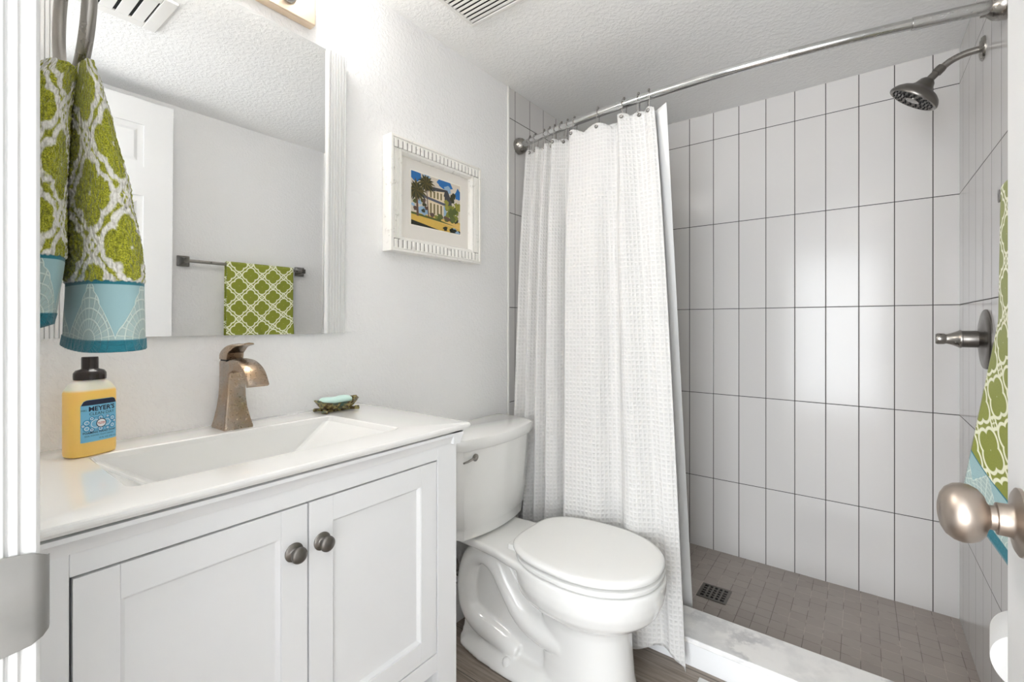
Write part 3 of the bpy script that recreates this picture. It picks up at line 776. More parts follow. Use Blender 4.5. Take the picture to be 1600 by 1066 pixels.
for k in range(n1):
    y = PY0+.012+(PY1-PY0-.024)*(k+.5)/n1; h = (PY1-PY0-.024)/n1*.40
    for za, zb in ((PZ1-.037, PZ1-.010), (PZ0+.010, PZ0+.037)):
        m.poly([(xr, y-h, za), (xr+.0045, y-h*.5, za), (xr+.0045, y+h*.5, za), (xr, y+h, za)], (0, 0, zb-za))
for (ya, yb) in ((PY0+.010, PY0+.037), (PY1-.037, PY1-.010)):
    for k in range(4):
        y = lerp(ya, yb, (k+.5)/4); m.poly([(xr-.001, y-.0029, PZ0+.04), (xr+.003, y-.0018, PZ0+.04), (xr+.003, y+.0018, PZ0+.04), (xr-.001, y+.0029, PZ0+.04)], (0, 0, PZ1-PZ0-.08))
m.build('ribbing', M['frame'], fr)
MX = LW+.022
MB().box(LW+.012, PY0+.045, PZ0+.045, MX, PY1-.045, PZ1-.045).build('mat_board', simple('ivory_mat_board', S(226, 222, 215), .8, nz=.02), fr)
# print: plain house, palms and lawn, as flat inked shapes on the paper
cols = dict(paper=S(240, 236, 226), sky=S(216, 206, 190), blue=S(40, 110, 176), lawn=S(212, 176, 84), lawn2=S(228, 190, 110), dark=S(40, 44, 34), trunk=S(104, 78, 60), palm=S(92, 82, 44), palm2=S(58, 58, 36),
            wall=S(226, 208, 176), roof=S(72, 72, 74), balc=S(88, 92, 108), bush=S(124, 128, 50), bush2=S(86, 98, 48), plum=S(96, 74, 66), win=S(128, 116, 78), ltblue=S(150, 180, 206), olive=S(150, 146, 60))
keys = list(cols); pm = [simple('ink_'+k, cols[k], .75, nz=.12, nscale=160) for k in keys]
Y0, Y1, Z0p, Z1p = .989, 1.219, 1.427, 1.604
m = MB(); lay = [0]
def P2(pts, k):
    lay[0] += 1; x = MX+.0003+lay[0]*.000012
    m.add([(x, Y0+(Y1-Y0)*min(max(a, 0), 1), Z0p+(Z1p-Z0p)*min(max(b, 0), 1)) for a, b in pts], [tuple(range(len(pts)))], keys.index(k))
def rect2(a, b, c, d, k): P2([(a, b), (c, b), (c, d), (a, d)], k)
def blob(cx, cy, rx, ry, k, n=14, j=.25, rnd=random.Random(4)):
    P2([(cx+rx*(1+rnd.uniform(-j, j))*cos(2*pi*i/n), cy+ry*(1+rnd.uniform(-j, j))*sin(2*pi*i/n)) for i in range(n)], k)
x = MX+.0002; m.add([(x, Y0-.004, Z0p-.004), (x, Y1+.004, Z0p-.004), (x, Y1+.004, Z1p+.004), (x, Y0-.004, Z1p+.004)], [(0, 1, 2, 3)], 0)
rect2(0, 0, 1, 1, 'sky'); blob(.08, .95, .12, .12, 'blue'); blob(.66, .93, .16, .09, 'blue'); blob(.72, .84, .07, .09, 'ltblue'); blob(.96, .80, .08, .12, 'blue'); blob(.3, .97, .08, .05, 'ltblue')
rect2(0, 0, 1, .24, 'lawn'); P2([(.3, .18), (1, .10), (1, .2), (.5, .23)], 'lawn2'); P2([(0, .0), (.55, 0), (.2, .06), (0, .09)], 'dark'); P2([(.0, .20), (.5, .17), (.9, .14), (.5, .21), (0, .24)], 'bush2')
blob(.22, .30, .12, .07, 'ltblue')
rect2(.33, .27, .66, .78, 'wall'); P2([(.25, .70), (.36, .81), (.72, .83), (.82, .62), (.80, .55), (.64, .70), (.66, .78)], 'roof'); P2([(.66, .78), (.72, .83), (.83, .52), (.70, .50), (.66, .52)], 'roof')
P2([(.22, .56), (.70, .50), (.70, .55), (.22, .61)], 'balc'); P2([(.64, .27), (.70, .25), (.70, .5), (.64, .5)], 'ltblue')
for a in (.36, .43, .50, .57): rect2(a, .29, a+.035, .49, 'win'); rect2(a, .60, a+.035, .73, 'win'); rect2(a+.045, .60, a+.052, .76, 'paper'); rect2(a+.045, .27, a+.052, .50, 'paper')
rnd = random.Random(9)
for i in range(26): blob(rnd.uniform(.70, 1), rnd.uniform(.25, .62), rnd.uniform(.03, .07), rnd.uniform(.04, .09), rnd.choice(['bush', 'bush2', 'olive', 'dark']), 9, .4, rnd)
for i in range(8): blob(rnd.uniform(.80, .9), rnd.uniform(.62, .80), .03, .06, rnd.choice(['palm2', 'bush2']), 9, .4, rnd)
for i in range(12): blob(rnd.uniform(.38, .74), rnd.uniform(.20, .29), .045, .04, rnd.choice(['plum', 'bush', 'bush2', 'plum']), 9, .4, rnd)
for i in range(9): blob(rnd.uniform(.6, 1), rnd.uniform(.0, .09), .05, .04, rnd.choice(['dark', 'bush2', 'ltblue']), 9, .4, rnd)
for i in range(10): blob(rnd.uniform(.0, .3), rnd.uniform(.28, .5), .04, .04, rnd.choice(['plum', 'palm2', 'bush2', 'ltblue']), 9, .4, rnd)
def palm(bx, by, tx, ty, L_, w_):
    P2([(bx-w_, by), (bx+w_, by), (tx+w_*.6, ty), (tx-w_*.6, ty)], 'trunk')
    for i in range(17):
        a = 2*pi*i/17+.2; l = L_*rnd.uniform(.8, 1.15); ex, ey = tx+cos(a)*l, ty+sin(a)*l*1.1-abs(cos(a))*.05; nx, ny = -sin(a)*.016, cos(a)*.016
        P2([(tx-nx, ty-ny), (tx+cos(a)*l*.5-nx*1.6, ty+sin(a)*l*.6-ny*1.6), (ex, ey), (tx+cos(a)*l*.5+nx*1.6, ty+sin(a)*l*.6+ny*1.6), (tx+nx, ty+ny)], ['palm', 'palm2'][i % 2])
palm(.12, .18, .10, .66, .20, .022); palm(.33, .18, .28, .84, .17, .010)
m.build('print', pm, fr)
tag(fr.children[-1], 'painted print of a house, palms and yellow lawn')

# ------------------------------------------------------------ toilet
YC = 1.238
to = thing('toilet', (-0.80, YC, 0), 'white two-piece toilet with closed lid between vanity and shower', 'toilet')
def egg(xb, xf, hw, z, n=64, xc=None, bw=.70, sq=2.0):
    """egg outline: rounded nose at xf, flatter back at xb"""
    xc = lerp(xb, xf, .50) if xc is None else xc
    r = []
    for j in range(n):
        a = 2*pi*j/n; c, s_ = cos(a), sin(a)
        if c >= 0:
            x = xc+(xf-xc)*(c**(2/2.15)); y = hw*(abs(s_)**(2/2.15))*(1 if s_ >= 0 else -1)
        else:
            e = 4.0; x = xc-(xc-xb)*(abs(c)**(2/e)); yy = (abs(s_)**(2/e))
            k = ((xc-x)/(xc-xb)) if xc != xb else 0
            y = hw*yy*(1-(1-bw)*k**1.8)*(1 if s_ >= 0 else -1)
        r.append((x, YC+y, z))
    return r
m = MB()
# bowl and pedestal column
m.rings([egg(-.80, -.475, .118, 0.0, bw=.8), egg(-.80, -.480, .116, .012, bw=.8), egg(-.79, -.505, .104, .03, bw=.85), egg(-.785, -.515, .100, .08, bw=.85), egg(-.785, -.522, .100, .16, bw=.85), egg(-.79, -.525, .102, .215, bw=.85),
         egg(-.80, -.520, .108, .240), egg(-.82, -.497, .128, .256), egg(-.85, -.468, .154, .272), egg(-.87, -.444, .173, .295), egg(-.875, -.432, .182, .325), egg(-.878, -.428, .184, .350), egg(-.88, -.427, .182, .378), egg(-.878, -.431, .178, .385)])
# rear deck under the tank
def deck(z, o=0.0):
    P = [(-1.165, .108), (-1.10, .118), (-1.0, .120), (-.92, .128), (-.86, .142), (-.80, .150)]
    return [(x, YC-(h-o), z) for x, h in P]+[(x, YC+(h-o), z) for x, h in reversed(P)]
m.rings([deck(.345, .03), deck(.36, .004), deck(.372), deck(.386, .001)])
# central web of the foot
def web(z, h, xb, xf): return [(xb, YC-h*.9, z), (xb-.0, YC-h, z), (xf, YC-h, z), (xf, YC+h, z), (xb, YC+h, z), (xb, YC+h*.9, z)]
m.rings([web(.02, .075, -1.11, -.60), web(.10, .062, -1.10, -.60), (web(.25, .058, -1.09, -.60)), web(.36, .062, -1.09, -.60)])
# foot plate
def foot(z, o):
    P = [(-1.125+o, .0), (-1.12+o, .07-o), (-1.09+o, .103-o), (-1.0, .122-o), (-.88, .130-o), (-.78, .126-o), (-.70, .115-o), (-.60, .09-o)]
    return [(x, YC-h, z) for x, h in P]+[(x, YC+h, z) for x, h in reversed(P[1:])]
m.rings([foot(0, 0), foot(.014, .0), foot(.030, .012), foot(.048, .036)])
# S-shaped trapway modelled in the side, both sides
tw = [(-.70, .150, .040), (-.78, .158, .043), (-.85, .185, .040), (-.905, .245, .037), (-.955, .305, .036), (-1.01, .325, .036), (-1.06, .300, .036), (-1.085, .245, .036), (-1.09, .18, .037), (-1.075, .125, .038), (-1.03, .092, .040), (-.96, .075, .039), (-.90, .060, .037), (-.865, .050, .032)]
cm = catmull([(x, z, r) for x, z, r in tw], 5)
for sg in (-1, 1):
    m.tube([(x, YC+sg*.062, z) for x, z, r in cm], [(r*1.0, r) for x, z, r in cm], 20)
bo = m.build('bowl', M['ceramic'], to)
md = bo.modifiers.new('blend', 'REMESH'); md.mode = 'VOXEL'; md.voxel_size = .0042; md.use_smooth_shade = True
sm = bo.modifiers.new('soften', 'SMOOTH'); sm.factor = .6; sm.iterations = 9
# tank
def trect(z, xb, xf, h, r=.028, bow=.0):
    q = [(xb, YC-h), (xf, YC-h), (xf, YC+h), (xb, YC+h)]; L_ = rr(q, r, z, 7)
    return [(x+(bow*(1-((y-YC)/h)**2) if x > (xb+xf)/2 else 0)*min(1, (x-(xb+xf)/2)/((xf-xb)/2)), y, zz) for x, y, zz in L_]
def addbow(z, xb, xf, h, r, bow):
    # front edge needs points along it to bow
    n = 14; out = []
    for i in range(n+1):      # front, from -h to +h
        k = -1+2*i/n; y = YC+k*h
        e = max(0, abs(k)*h-(h-r)); dx = r-sqrt(max(0, r*r-e*e))
        out.append((xf+bow*(1-k*k)-dx, y, z))
    out.append((xb+.01, YC+h, z)); out.append((xb, YC+h-.01, z)); out.append((xb, YC-h+.01, z)); out.append((xb+.01, YC-h, z)); return out
TB = -1.178
m = MB(); m.rings([addbow(.392, TB+.01, -1.040, .172, .03, .030), addbow(.396, TB, -1.030, .182, .03, .034), addbow(.430, TB, -1.028, .184, .03, .036), addbow(.436, TB, -1.0235, .188, .03, .036), addbow(.50, TB, -1.020, .194, .03, .036), addbow(.60, TB, -1.014, .202, .03, .037), addbow(.695, TB, -1.010, .208, .03, .038)])
m.build('tank', M['ceramic'], to, auto=38)
m = MB(); m.rings([addbow(.693, TB-.002, -1.004, .212, .03, .038), addbow(.698, TB-.003, -1.001, .215, .03, .039), addbow(.722, TB-.003, -.998, .217, .03, .040), addbow(.731, TB-.002, -1.001, .215, .03, .040), addbow(.735, TB+.004, -1.010, .208, .03, .038)])
m.build('tank_lid', M['ceramic'], to, auto=38)
lv = MB()
LY = 1.105
lx = -1.000
lv.lathe([(.014, -.006), (.0145, .004), (.0135, .010), (.009, .013), (0, .0135)], (lx, LY, .668), (1, 0, 0), 24)
lv.tube([(lx+.009, LY, .668), (lx+.014, LY-.012, .667), (lx+.016, LY-.045, .664), (lx+.014, LY-.062, .663)], [.0045, .0042, .0036, .0030], 12)
tag(lv.build('flush_lever', M['nickel'], to, auto=40), 'chrome flush lever')
# seat and lid
SB, SF = -.872, -.432
m = MB(); m.rings([egg(SB+.032, SF-.026, .156, .384, bw=.78), egg(SB+.030, SF-.024, .158, .3885, bw=.78), egg(SB+.010, SF-.001, .180, .3895, bw=.78), egg(SB+.008, SF, .181, .393, bw=.78), egg(SB+.008, SF, .181, .400, bw=.78), egg(SB+.012, SF-.003, .178, .4025, bw=.78), egg(SB+.032, SF-.026, .156, .403, bw=.78)])
m.build('seat', M['seat'], to, auto=50)
m = MB(); m.rings([egg(SB+.032, SF-.026, .156, 0.4065, bw=.8), egg(SB+.030, SF-.024, .158, 0.4107, bw=.8), egg(SB+.001, SF-.001, .179, 0.4115, bw=.8), egg(SB-.002, SF, .181, 0.4165, bw=.8), egg(SB-.002, SF, .181, 0.4225, bw=.8), egg(SB+.002, SF-.005, .176, 0.4280, bw=.8), egg(SB+.012, SF-.016, .165, 0.4300, bw=.8), egg(SB+.05, SF-.08, .11, 0.4320, bw=.8), egg(SB+.16, SF-.18, .02, 0.4325, bw=.8)])
m.build('lid', M['seat'], to, auto=50)
for s_ in (-1, 1):
    m = MB(); m.rings([egg(0, 0, 1, 0, 4)]) if 0 else None
    m.rings([rr([(-.893, YC+s_*.075-.018), (-.862, YC+s_*.075-.018), (-.862, YC+s_*.075+.018), (-.893, YC+s_*.075+.018)], .007, z) for z in (.384, .402)]); m.build('hinge', M['seat'], to, bevel=.003)
    MB().lathe([(.0165, 0), (.0165, .008), (.015, .016), (.010, .022), (0, .0245)], (-.885, YC+s_*.103, .024), (0, 0, 1), 24).build('bolt_cap', M['seat'], to, auto=50)

# ------------------------------------------------------------ supply valve behind the toilet
wv = thing('water_valve', (LW, 1.19, .17), 'grey water shutoff valve and hose on the wall behind the toilet', 'valve')
MB().lathe([(.032, 0), (.031, .004), (.022, .008), (.009, .010), (.009, .028)], (LW, 1.19, .205), (1, 0, 0), 28).build('wall_flange', M['nickel'], wv, auto=40)
m = MB(); m.lathe([(.010, 0), (.012, .004), (.012, .020), (.008, .024)], (LW+.024, 1.19, .205), (1, 0, 0), 20); m.build('valve_body', M['dknickel'], wv, auto=40)
m = MB(); m.tube(catmull([(LW+.034, 1.19, .205), (LW+.036, 1.19, .235), (LW+.036, 1.175, .262), (LW+.036, 1.14, .268), (LW+.037, 1.112, .29), (LW+.045, 1.105, .34), (LW+.05, 1.105, .392)], 6), .0055, 12); m.build('supply_hose', M['nickel'], wv, smooth=True)

# ------------------------------------------------------------ towel ring and its towel
tr = thing('towel_ring', (-.65, FW, 1.5), 'brushed nickel towel ring on the door wall, holding a green towel', 'towel ring')
RC = Vector((-.652, .101, 1.425)); RR = .076
m = MB(); m.tube([(RC.x+RR*sin(2*pi*k/64), RC.y, RC.z+RR*cos(2*pi*k/64)) for k in range(64)], [(.0058, .0066)]*64, 18, closed=True)
m.build('ring', M['nickel'], tr, smooth=True)
m = MB(); m.lathe([(.027, 0), (.027, .004), (.022, .010), (.013, .020), (.011, .034), (.012, .044), (.012, .058), (.009, .061), (0, .062)], (RC.x, FW, RC.z+RR+.001), (0, 1, 0), 32); m.build('mount', M['nickel'], tr, auto=40)

def lobe(T, xr, seed, terryamp=.0016, ripple=.22, nz=150, nj=260):
    """T: (z, ymin, ymax, xnear, xfar) from hem to top; returns ring list + uv"""
    z0 = T[0][0]; z1 = T[-1][0]; rs = []; uvs = []
    for i in range(nz+1):
        z = lerp(z0, z1, i/nz); ya, yb, xn, xf = interp(T, z)
        cy, hy, cx, hx = (ya+yb)/2, (yb-ya)/2, (xn+xf)/2, (xn-xf)/2
        r = []; per = 0; last = None
        for j in range(nj):
            a = 2*pi*j/nj+pi; c, s_ = cos(a), sin(a); e = 2.6
            X = abs(c)**(2/e)*(1 if c >= 0 else -1); Y = abs(s_)**(2/e)*(1 if s_ >= 0 else -1)
            k = 1+ripple*(noise.noise(Vector((c*1.3+seed, s_*1.3, z*2.2))))+ripple*.5*sin(3*a+seed+z*4)*.4
            p = Vector((cx+hx*X*(1+ripple*.3*noise.noise(Vector((s_*2, seed, z*3)))), cy+hy*Y*k, z))
            if last is not None: per += (p-last).length
            last = p; r.append(p); uvs.append((per, None))
        rs.append(r)
    return rs
def towel_mesh(name, lobes, mat, terry0, amp, parent=None, hemz=None):
    m = MB()
    for T, seed, rip, uo in lobes:
        nz, nj = 190, 300
        rs = lobe(T, 0, seed, ripple=rip, nz=nz, nj=nj)
        base = len(m.v); z0 = T[0][0]
        pts = []
        for i, r in enumerate(rs):
            z = r[0].z; per = 0; cen = sum(r, Vector())/len(r)
            for j, p in enumerate(r):
                if j: per += (p-rs[i][j-1]).length
                d = (p-cen); d.z = 0; d.normalize()
                h = 0
                if z-z0 > terry0: h = amp*(noise.noise(p*270)+.6*noise.noise(p*700))+.0012
                elif z-z0 < .011: h = .0008+.0004*sin(per*700)
                hem = .0
                q = p+d*h+Vector((0, 0, .004*sin(per*22+seed)*max(0, 1-(z-z0)/.05)))
                pts.append(tuple(q))
                m.uv[base+i*nj+j] = (uo+j/nj*.33, z-z0)
        fs = []
        for i in range(nz):
            for j in range(nj-1 if False else nj):
                k = (j+1) % nj; fs.append((i*nj+j, i*nj+k, (i+1)*nj+k, (i+1)*nj+j))
        m.v += pts; m.f += [tuple(base+q for q in f) for f in fs]; m.mi += [0]*len(fs)
        for i, zz in ((0, -.0), (nz, .006)):
            r = pts[i*nj:(i+1)*nj]; c = (sum(p[0] for p in r)/nj, sum(p[1] for p in r)/nj, r[0][2]+zz)
            ci = len(m.v); m.v.append(c); m.uv[ci] = (uo, (rs[i][0].z-z0))
            for j in range(nj): m.f.append((base+i*nj+j, base+i*nj+(j+1) % nj, ci)); m.mi.append(0)
    return m.build(name, mat, parent, smooth=True)
R_ = [(1.070, .095, .1515, -.575, -.722), (1.080, .096, .151, -.575, -.72), (1.135, .0975, .1495, -.576, -.71), (1.166, .0975, .1475, -.577, -.71), (1.229, .0965, .138, -.578, -.705), (1.290, .0955, .1245, -.580, -.70), (1.325, .095, .116, -.582, -.695), (1.348, .097, .109, -.588, -.69)]
L_ = [(1.096, .0555, .083, -.585, -.715), (1.11, .055, .085, -.580, -.715), (1.166, .055, .0905, -.578, -.71), (1.229, .055, .0900, -.578, -.705), (1.29, .056, .092, -.580, -.70), (1.325, .060, .095, -.582, -.70), (1.344, .070, .098, -.588, -.69)]
R_ = [(a+.006,)+b for a, *b in [(q[0], *q[1:]) for q in R_] for b in [tuple(b)]]
ht = towel_mesh('hand_towel', [(R_, 1.3, .12, 0.02), (L_, 4.1, .06, .06)], M['towel_near'], .067, .0023)
tag(ht, 'green and white terry hand towel with pale blue lace band, hanging from towel ring', 'towel')

# ------------------------------------------------------------ towel bar on the right wall with its towel
TZ = 1.368; TX = .238
tb = thing('towel_bar', (.27, 1.10, TZ), 'dark nickel towel bar with square flared posts on the right wall', 'towel bar')
def barmount(y, s_):
    m = MB(); def_ = [(RW, .026, .026), (RW-.010, .0255, .0255), (RW-.018, .019, .021), (RW-.028, .013, .016), (RW-.045, .0095, .0125), (RW-.058, .0095, .0125)]
    m.rings([rr([(y-a, TZ-b), (y+a, TZ-b), (y+a, TZ+b), (y-a, TZ+b)], .004, x) for x, a, b in def_])
    m.v = [(z, x, y_) for x, y_, z in m.v]
    m.build('post', M['dknickel'], tb, auto=35)
barmount(.80, 1); barmount(1.382, -1)
MB().lathe([(.008, 0), (.008, .582)], (TX, .80, TZ), (0, 1, 0), 24).build('bar', M['nickel'], tb, auto=40)
m = MB(); ns, nz = 90, 200
def bt(s_, t_):
    """s along bar, t from 0 (front hem) over the bar to 1 (back hem)"""
    y0, y1 = .972, 1.315
    Lf, Lb, rad = .74, .60, .0135
    tot = Lf+pi*rad+Lb; l = t_*tot
    y = lerp(y0, y1, s_)
    if l < Lf:
        dpt = Lf-l; f = (dpt/Lf)
        flare = .046*max(0, (s_-.55)/.45)**1.5*max(0, (dpt-.31)/.40)**1.0
        lift = .115*max(0, (s_-.35)/.65)**1.6
        x = TX-rad-.004*sin(s_*9)*f-.006*f-flare; z = TZ-dpt*(1-lift*1.0)
        z = TZ-dpt+lift*f
    elif l < Lf+pi*rad:
        a = (l-Lf)/rad; x = TX-rad*cos(a); z = TZ+rad*sin(a)
    else:
        dpt = l-Lf-pi*rad; x = TX+rad+.003*sin(s_*9)*(dpt/Lb); z = TZ-dpt
    return Vector((x, y, z)), l
TH = .006
for side in (0, 1):
    base = len(m.v)
    for i in range(nz+1):
        for j in range(ns+1):
            p, l = bt(j/ns, i/nz); e = .002
            a, _ = bt(min(1, j/ns+e), i/nz); b, _ = bt(max(0, j/ns-e), i/nz); c, _ = bt(j/ns, min(1, i/nz+e)); d, _ = bt(j/ns, max(0, i/nz-e))
            n = (a-b).cross(c-d)
            if n.length: n.normalize()
            if side == 0: q = p+n*(-TH/2)
            else: q = p+n*(TH/2)
            m.v.append(tuple(q)); m.uv[base+i*(ns+1)+j] = (j/ns*.343, l)
    for i in range(nz):
        for j in range(ns):
            k = base+i*(ns+1)+j; m.f.append((k, k+1, k+ns+2, k+ns+1)); m.mi.append(0)
N1 = (nz+1)*(ns+1)
for i in range(nz):
    for j in (0, ns):
        k = i*(ns+1)+j; m.f.append((k, k+ns+1, k+ns+1+N1, k+N1)); m.mi.append(0)
for j in range(ns):
    for i in (0, nz):
        k = i*(ns+1)+j; m.f.append((k, k+1, k+1+N1, k+N1)); m.mi.append(0)
M['towel_bath'] = None
bt_o = m.build('bath_towel', towel_mat('green_bath_towel', .028, .118, .115, .018, .034, terry=False), None, smooth=True)
tag(bt_o, 'green towel with cream trellis pattern and blue hem folded over the towel bar', 'towel')

# ------------------------------------------------------------ toilet paper
ph = thing('toilet_paper_holder', (RW, 1.16, .55), 'metal toilet paper holder on the right wall beyond the door', 'toilet paper holder')
ang = radians(9); axd = Vector((sin(ang), cos(ang), 0)); pc0 = Vector((.222, 1.10, .549))
m = MB(); m.tube([pc0-axd*.012, pc0+axd*.118], .006, 12); m.tube([pc0+axd*.116, pc0+axd*.122+Vector((.02, 0, 0)), Vector((RW, 1.225, .549))], .006, 12)
m.build('arm', M['nickel'], ph, auto=40)
MB().lathe([(.020, 0), (.020, .005), (.012, .010), (.006, .012)], (RW, 1.225, .549), (-1, 0, 0), 24).build('mount', M['nickel'], ph, auto=40)
MB().lathe([(.009, -.004), (.010, 0), (.009, .004)], pc0-axd*.012, axd, 20).build('end_cap', M['nickel'], ph, auto=40)
tp = thing('toilet_paper_roll', tuple(pc0), 'white toilet paper roll on its holder near the door knob', 'toilet paper')
m = MB(); prof = [(.019, .002), (.046, 0), (.0485, .0015), (.049, .004), (.049, .1), (.0485, .1025), (.046, .104), (.019, .102), (.019, .002)]
m.lathe(prof, pc0, axd, 56, caps=False); m.build('paper', M['tp'], tp, auto=40)
MB().lathe([(.0188, .001), (.0188, .103), (.0174, .103), (.0174, .001), (.0188, .001)], pc0, axd, 40, caps=False).build('core', M['card'], tp, auto=40)
for ob_ in (tp,):
    for ch in ob_.children: ch.location.z -= .0105

# ------------------------------------------------------------ shower head, arm, valve
sh = thing('showerhead', (RW, 1.905, 1.9), 'brushed nickel shower head on a bent arm from the right wall', 'shower head')
SY = 1.905
MB().lathe([(.035, 0), (.0345, .003), (.030, .007), (.018, .010), (.012, .011)], (RW-.001, SY, 1.908), (-1, 0, 0), 40).build('flange', M['nickel'], sh, auto=40)
m = MB(); m.tube(catmull([(RW, SY, 1.908), (.265, SY, 1.908), (.242, SY, 1.905), (.219, SY, 1.897), (.201, SY, 1.885), (.187, SY, 1.873)], 6), .0098, 18); m.build('arm', M['nickel'], sh, smooth=True)
ha = Vector((-.60, .06, -.80)).normalized()
hc = Vector((.1307, SY, 1.805))   # centre of the spray face
top_ = Vector((.187, SY, 1.873))
nk = hc-ha*.052
m = MB(); d_ = (nk-top_); m.lathe([(.0125, -.016), (.0135, -.010), (.0135, .004), (.011, .006), (.011, d_.length)], top_, d_, 28); m.build('swivel_nut', M['dknickel'], sh, auto=40)
m = MB(); m.lathe([(.014, -.062), (.020, -.056), (.026, -.041), (.033, -.034), (.050, -.026), (.061, -.017), (.067, -.008), (.0695, -.001), (.068, .0035), (.063, .0045), (.060, .002), (0, .002)], hc, ha, 56); m.build('bell', M['dknickel'], sh, auto=40)
m = MB()
e1 = ha.cross(Vector((0, 1, 0))).normalized(); e2 = ha.cross(e1)
for R0, nn in ((.056, 22), (.046, 18), (.036, 14), (.025, 9), (.012, 5)):
    for k in range(nn):
        a = 2*pi*k/nn+R0*40; c = hc+ha*.0015+(e1*cos(a)+e2*sin(a))*R0
        m.lathe([(.0026, 0), (.0022, .004), (.0012, .0045)], c, ha, 8)
m.build('nozzles', M['black'], sh, auto=50); sh.children[-1]['kind'] = 'stuff'
m = MB(); m.lathe([(.020, 0), (.0195, .0042), (.015, .005), (0, .0046)], hc+ha*.001, ha, 28); m.build('spray_disc', M['nickel'], sh, auto=40)

va = thing('shower_valve', (RW, 1.87, 1.05), 'brushed nickel round shower valve with lever handle on the right wall', 'shower valve')
VZ = 1.055; vc = (RW-.001, 1.87, VZ)
MB().lathe([(.086, 0), (.086, .003), (.083, .006), (.068, .0095), (.062, .0095), (.050, .012), (.034, .015), (.026, .018)], vc, (-1, 0, 0), 56).build('escutcheon', M['dknickel'], va, auto=40)
MB().lathe([(.0245, .015), (.0245, .050), (.0235, .052)], vc, (-1, 0, 0), 40).build('sleeve', M['dknickel'], va, auto=40)
MB().lathe([(.0225, .052), (.0265, .0525), (.0265, .056), (.0235, .060), (.0175, .074), (.0145, .083), (.0142, .086), (.0160, .089), (.0165, .104), (.014, .108), (0, .109)], vc, (-1, 0, 0), 40).build('handle', M['nickel'], va, auto=40)

# ------------------------------------------------------------ curved shower rod
RZ = 1.875
def rod_y(x):
    k = (x-(LW+RW)/2)/((RW-LW)/2); return 1.607-.092*(1-k*k)
ro = thing('shower_rod', (-.45, 1.56, RZ), 'curved polished metal shower curtain rod spanning wall to wall', 'curtain rod')
def seg(x0, x1, r, mat, name):
    n = 30; MB().tube([(lerp(x0, x1, k/n), rod_y(lerp(x0, x1, k/n)), RZ) for k in range(n+1)], r, 22).build(name, mat, ro, auto=50)
seg(LW+.03, -.165, .0135, M['chrome'], 'tube'); seg(-.165, .115, .0131, M['satin'], 'tube'); seg(.105, RW-.03, .0155, M['satin'], 'sleeve')
def rodend(x, sx):
    y = rod_y(x); d = Vector((1, -.30*(-sx)*-1 if False else 0, 0))
    MB().lathe([(.034, 0), (.0345, .008), (.033, .018), (.028, .030), (.020, .038), (.016, .042), (.0155, .052)], (x, y, RZ), (sx, 0, 0), 40).build('end_flange', M['nickel'], ro, auto=40)
rodend(LW+.001, 1); rodend(RW-.001, -1)

# ------------------------------------------------------------ curtain (waffle) and plain liner
# plan lines of the fabric, x and y offset, top / bottom
KT = [(-1.150, .012), (-1.125, -.012), (-1.100, .012), (-1.066, -.014), (-1.048, .014), (-1.018, -.012), (-1.002, .014), (-.978, -.016), (-.955, .004), (-.932, .022), (-.898, .028), (-.896, .004), (-.880, -.026), (-.83, -.018), (-.78, -.012), (-.735, .000), (-.705, .020), (-.690, .006), (-.678, -.024), (-.655, -.014), (-.625, .004), (-.598, .010), (-.574, -.006), (-.560, -.004), (-.554, -.002)]
KB = [(-1.125, .014), (-1.105, -.022), (-1.075, .012), (-1.045, -.028), (-1.018, .012), (-.992, -.030), (-.955, .010), (-.938, -.032), (-.900, -.014), (-.872, .030), (-.842, .040), (-.850, .0), (-.840, -.052), (-.775, -.036), (-.720, -.026), (-.675, .014), (-.640, .016), (-.610, -.030), (-.570, -.040), (-.530, -.020), (-.500, -.002), (-.475, -.010), (-.455, -.006), (-.440, .002), (-.432, .000)]
NS = 14
def cpath(K): return catmull(K, NS)
ct, cbm = cpath(KT), cpath(KB)
NX = len(ct); NZ = 150
# gather marks: x positions of hooks, fabric scallops between them
HX = [-1.115, -1.082, -1.032, -1.001, -.974, -.939, -.909, -.875, -.770, -.664, -.610, -.573]
def topz(x):
    ds = sorted(abs(x-h) for h in HX)
    i = min(range(len(HX)), key=lambda k: abs(HX[k]-x)); h = HX[i]
    nb = HX[i+1] if x > h and i+1 < len(HX) else (HX[i-1] if x < h and i > 0 else h+.03)
    half = abs(nb-h)/2+1e-6; k = min(1, abs(x-h)/half)
    return RZ-.038-min(.030, half*.42)*(k**1.6)
m = MB()
arc = [0]
for a, b in zip(cbm, cbm[1:]): arc.append(arc[-1]+sqrt((a[0]-b[0])**2+(a[1]-b[1])**2))
ZB = .045
for i in range(NX):
    for k in range(NZ+1):
        t_ = k/NZ      # 0 top, 1 bottom
        xt, yt = ct[i]; xb, yb = cbm[i]
        g = t_**.8
        x = lerp(xt, xb, g); ya = rod_y(xt)+yt
        zt = topz(xt)
        zb = ZB-.0+.022*sin(arc[i]*14)*0.6+(-.040*max(0, (i/NX-.86)/.14)) + .020*max(0, 1-abs(i/NX-.80)/.10)
        z = lerp(zt, zb, t_)
        gg = min(1, t_/.28); gg = gg*gg*(3-2*gg)
        yB = lerp(rod_y(xt), 1.455, t_**.75)+lerp(yt, yb*1.0, gg)
        y = yB
        m.uv[len(m.v)] = (arc[i]*1.0, z); m.v.append((x, y, z))
for i in range(NX-1):
    for k in range(NZ):
        a = i*(NZ+1)+k; m.f.append((a, a+1, a+NZ+2, a+NZ+1)); m.mi.append(0)
cu = thing('shower_curtain', (-.8, 1.5, ZB), 'white waffle-weave shower curtain bunched toward the left end', 'curtain')
fo = m.build('fabric', M['waffle'], cu, smooth=True)
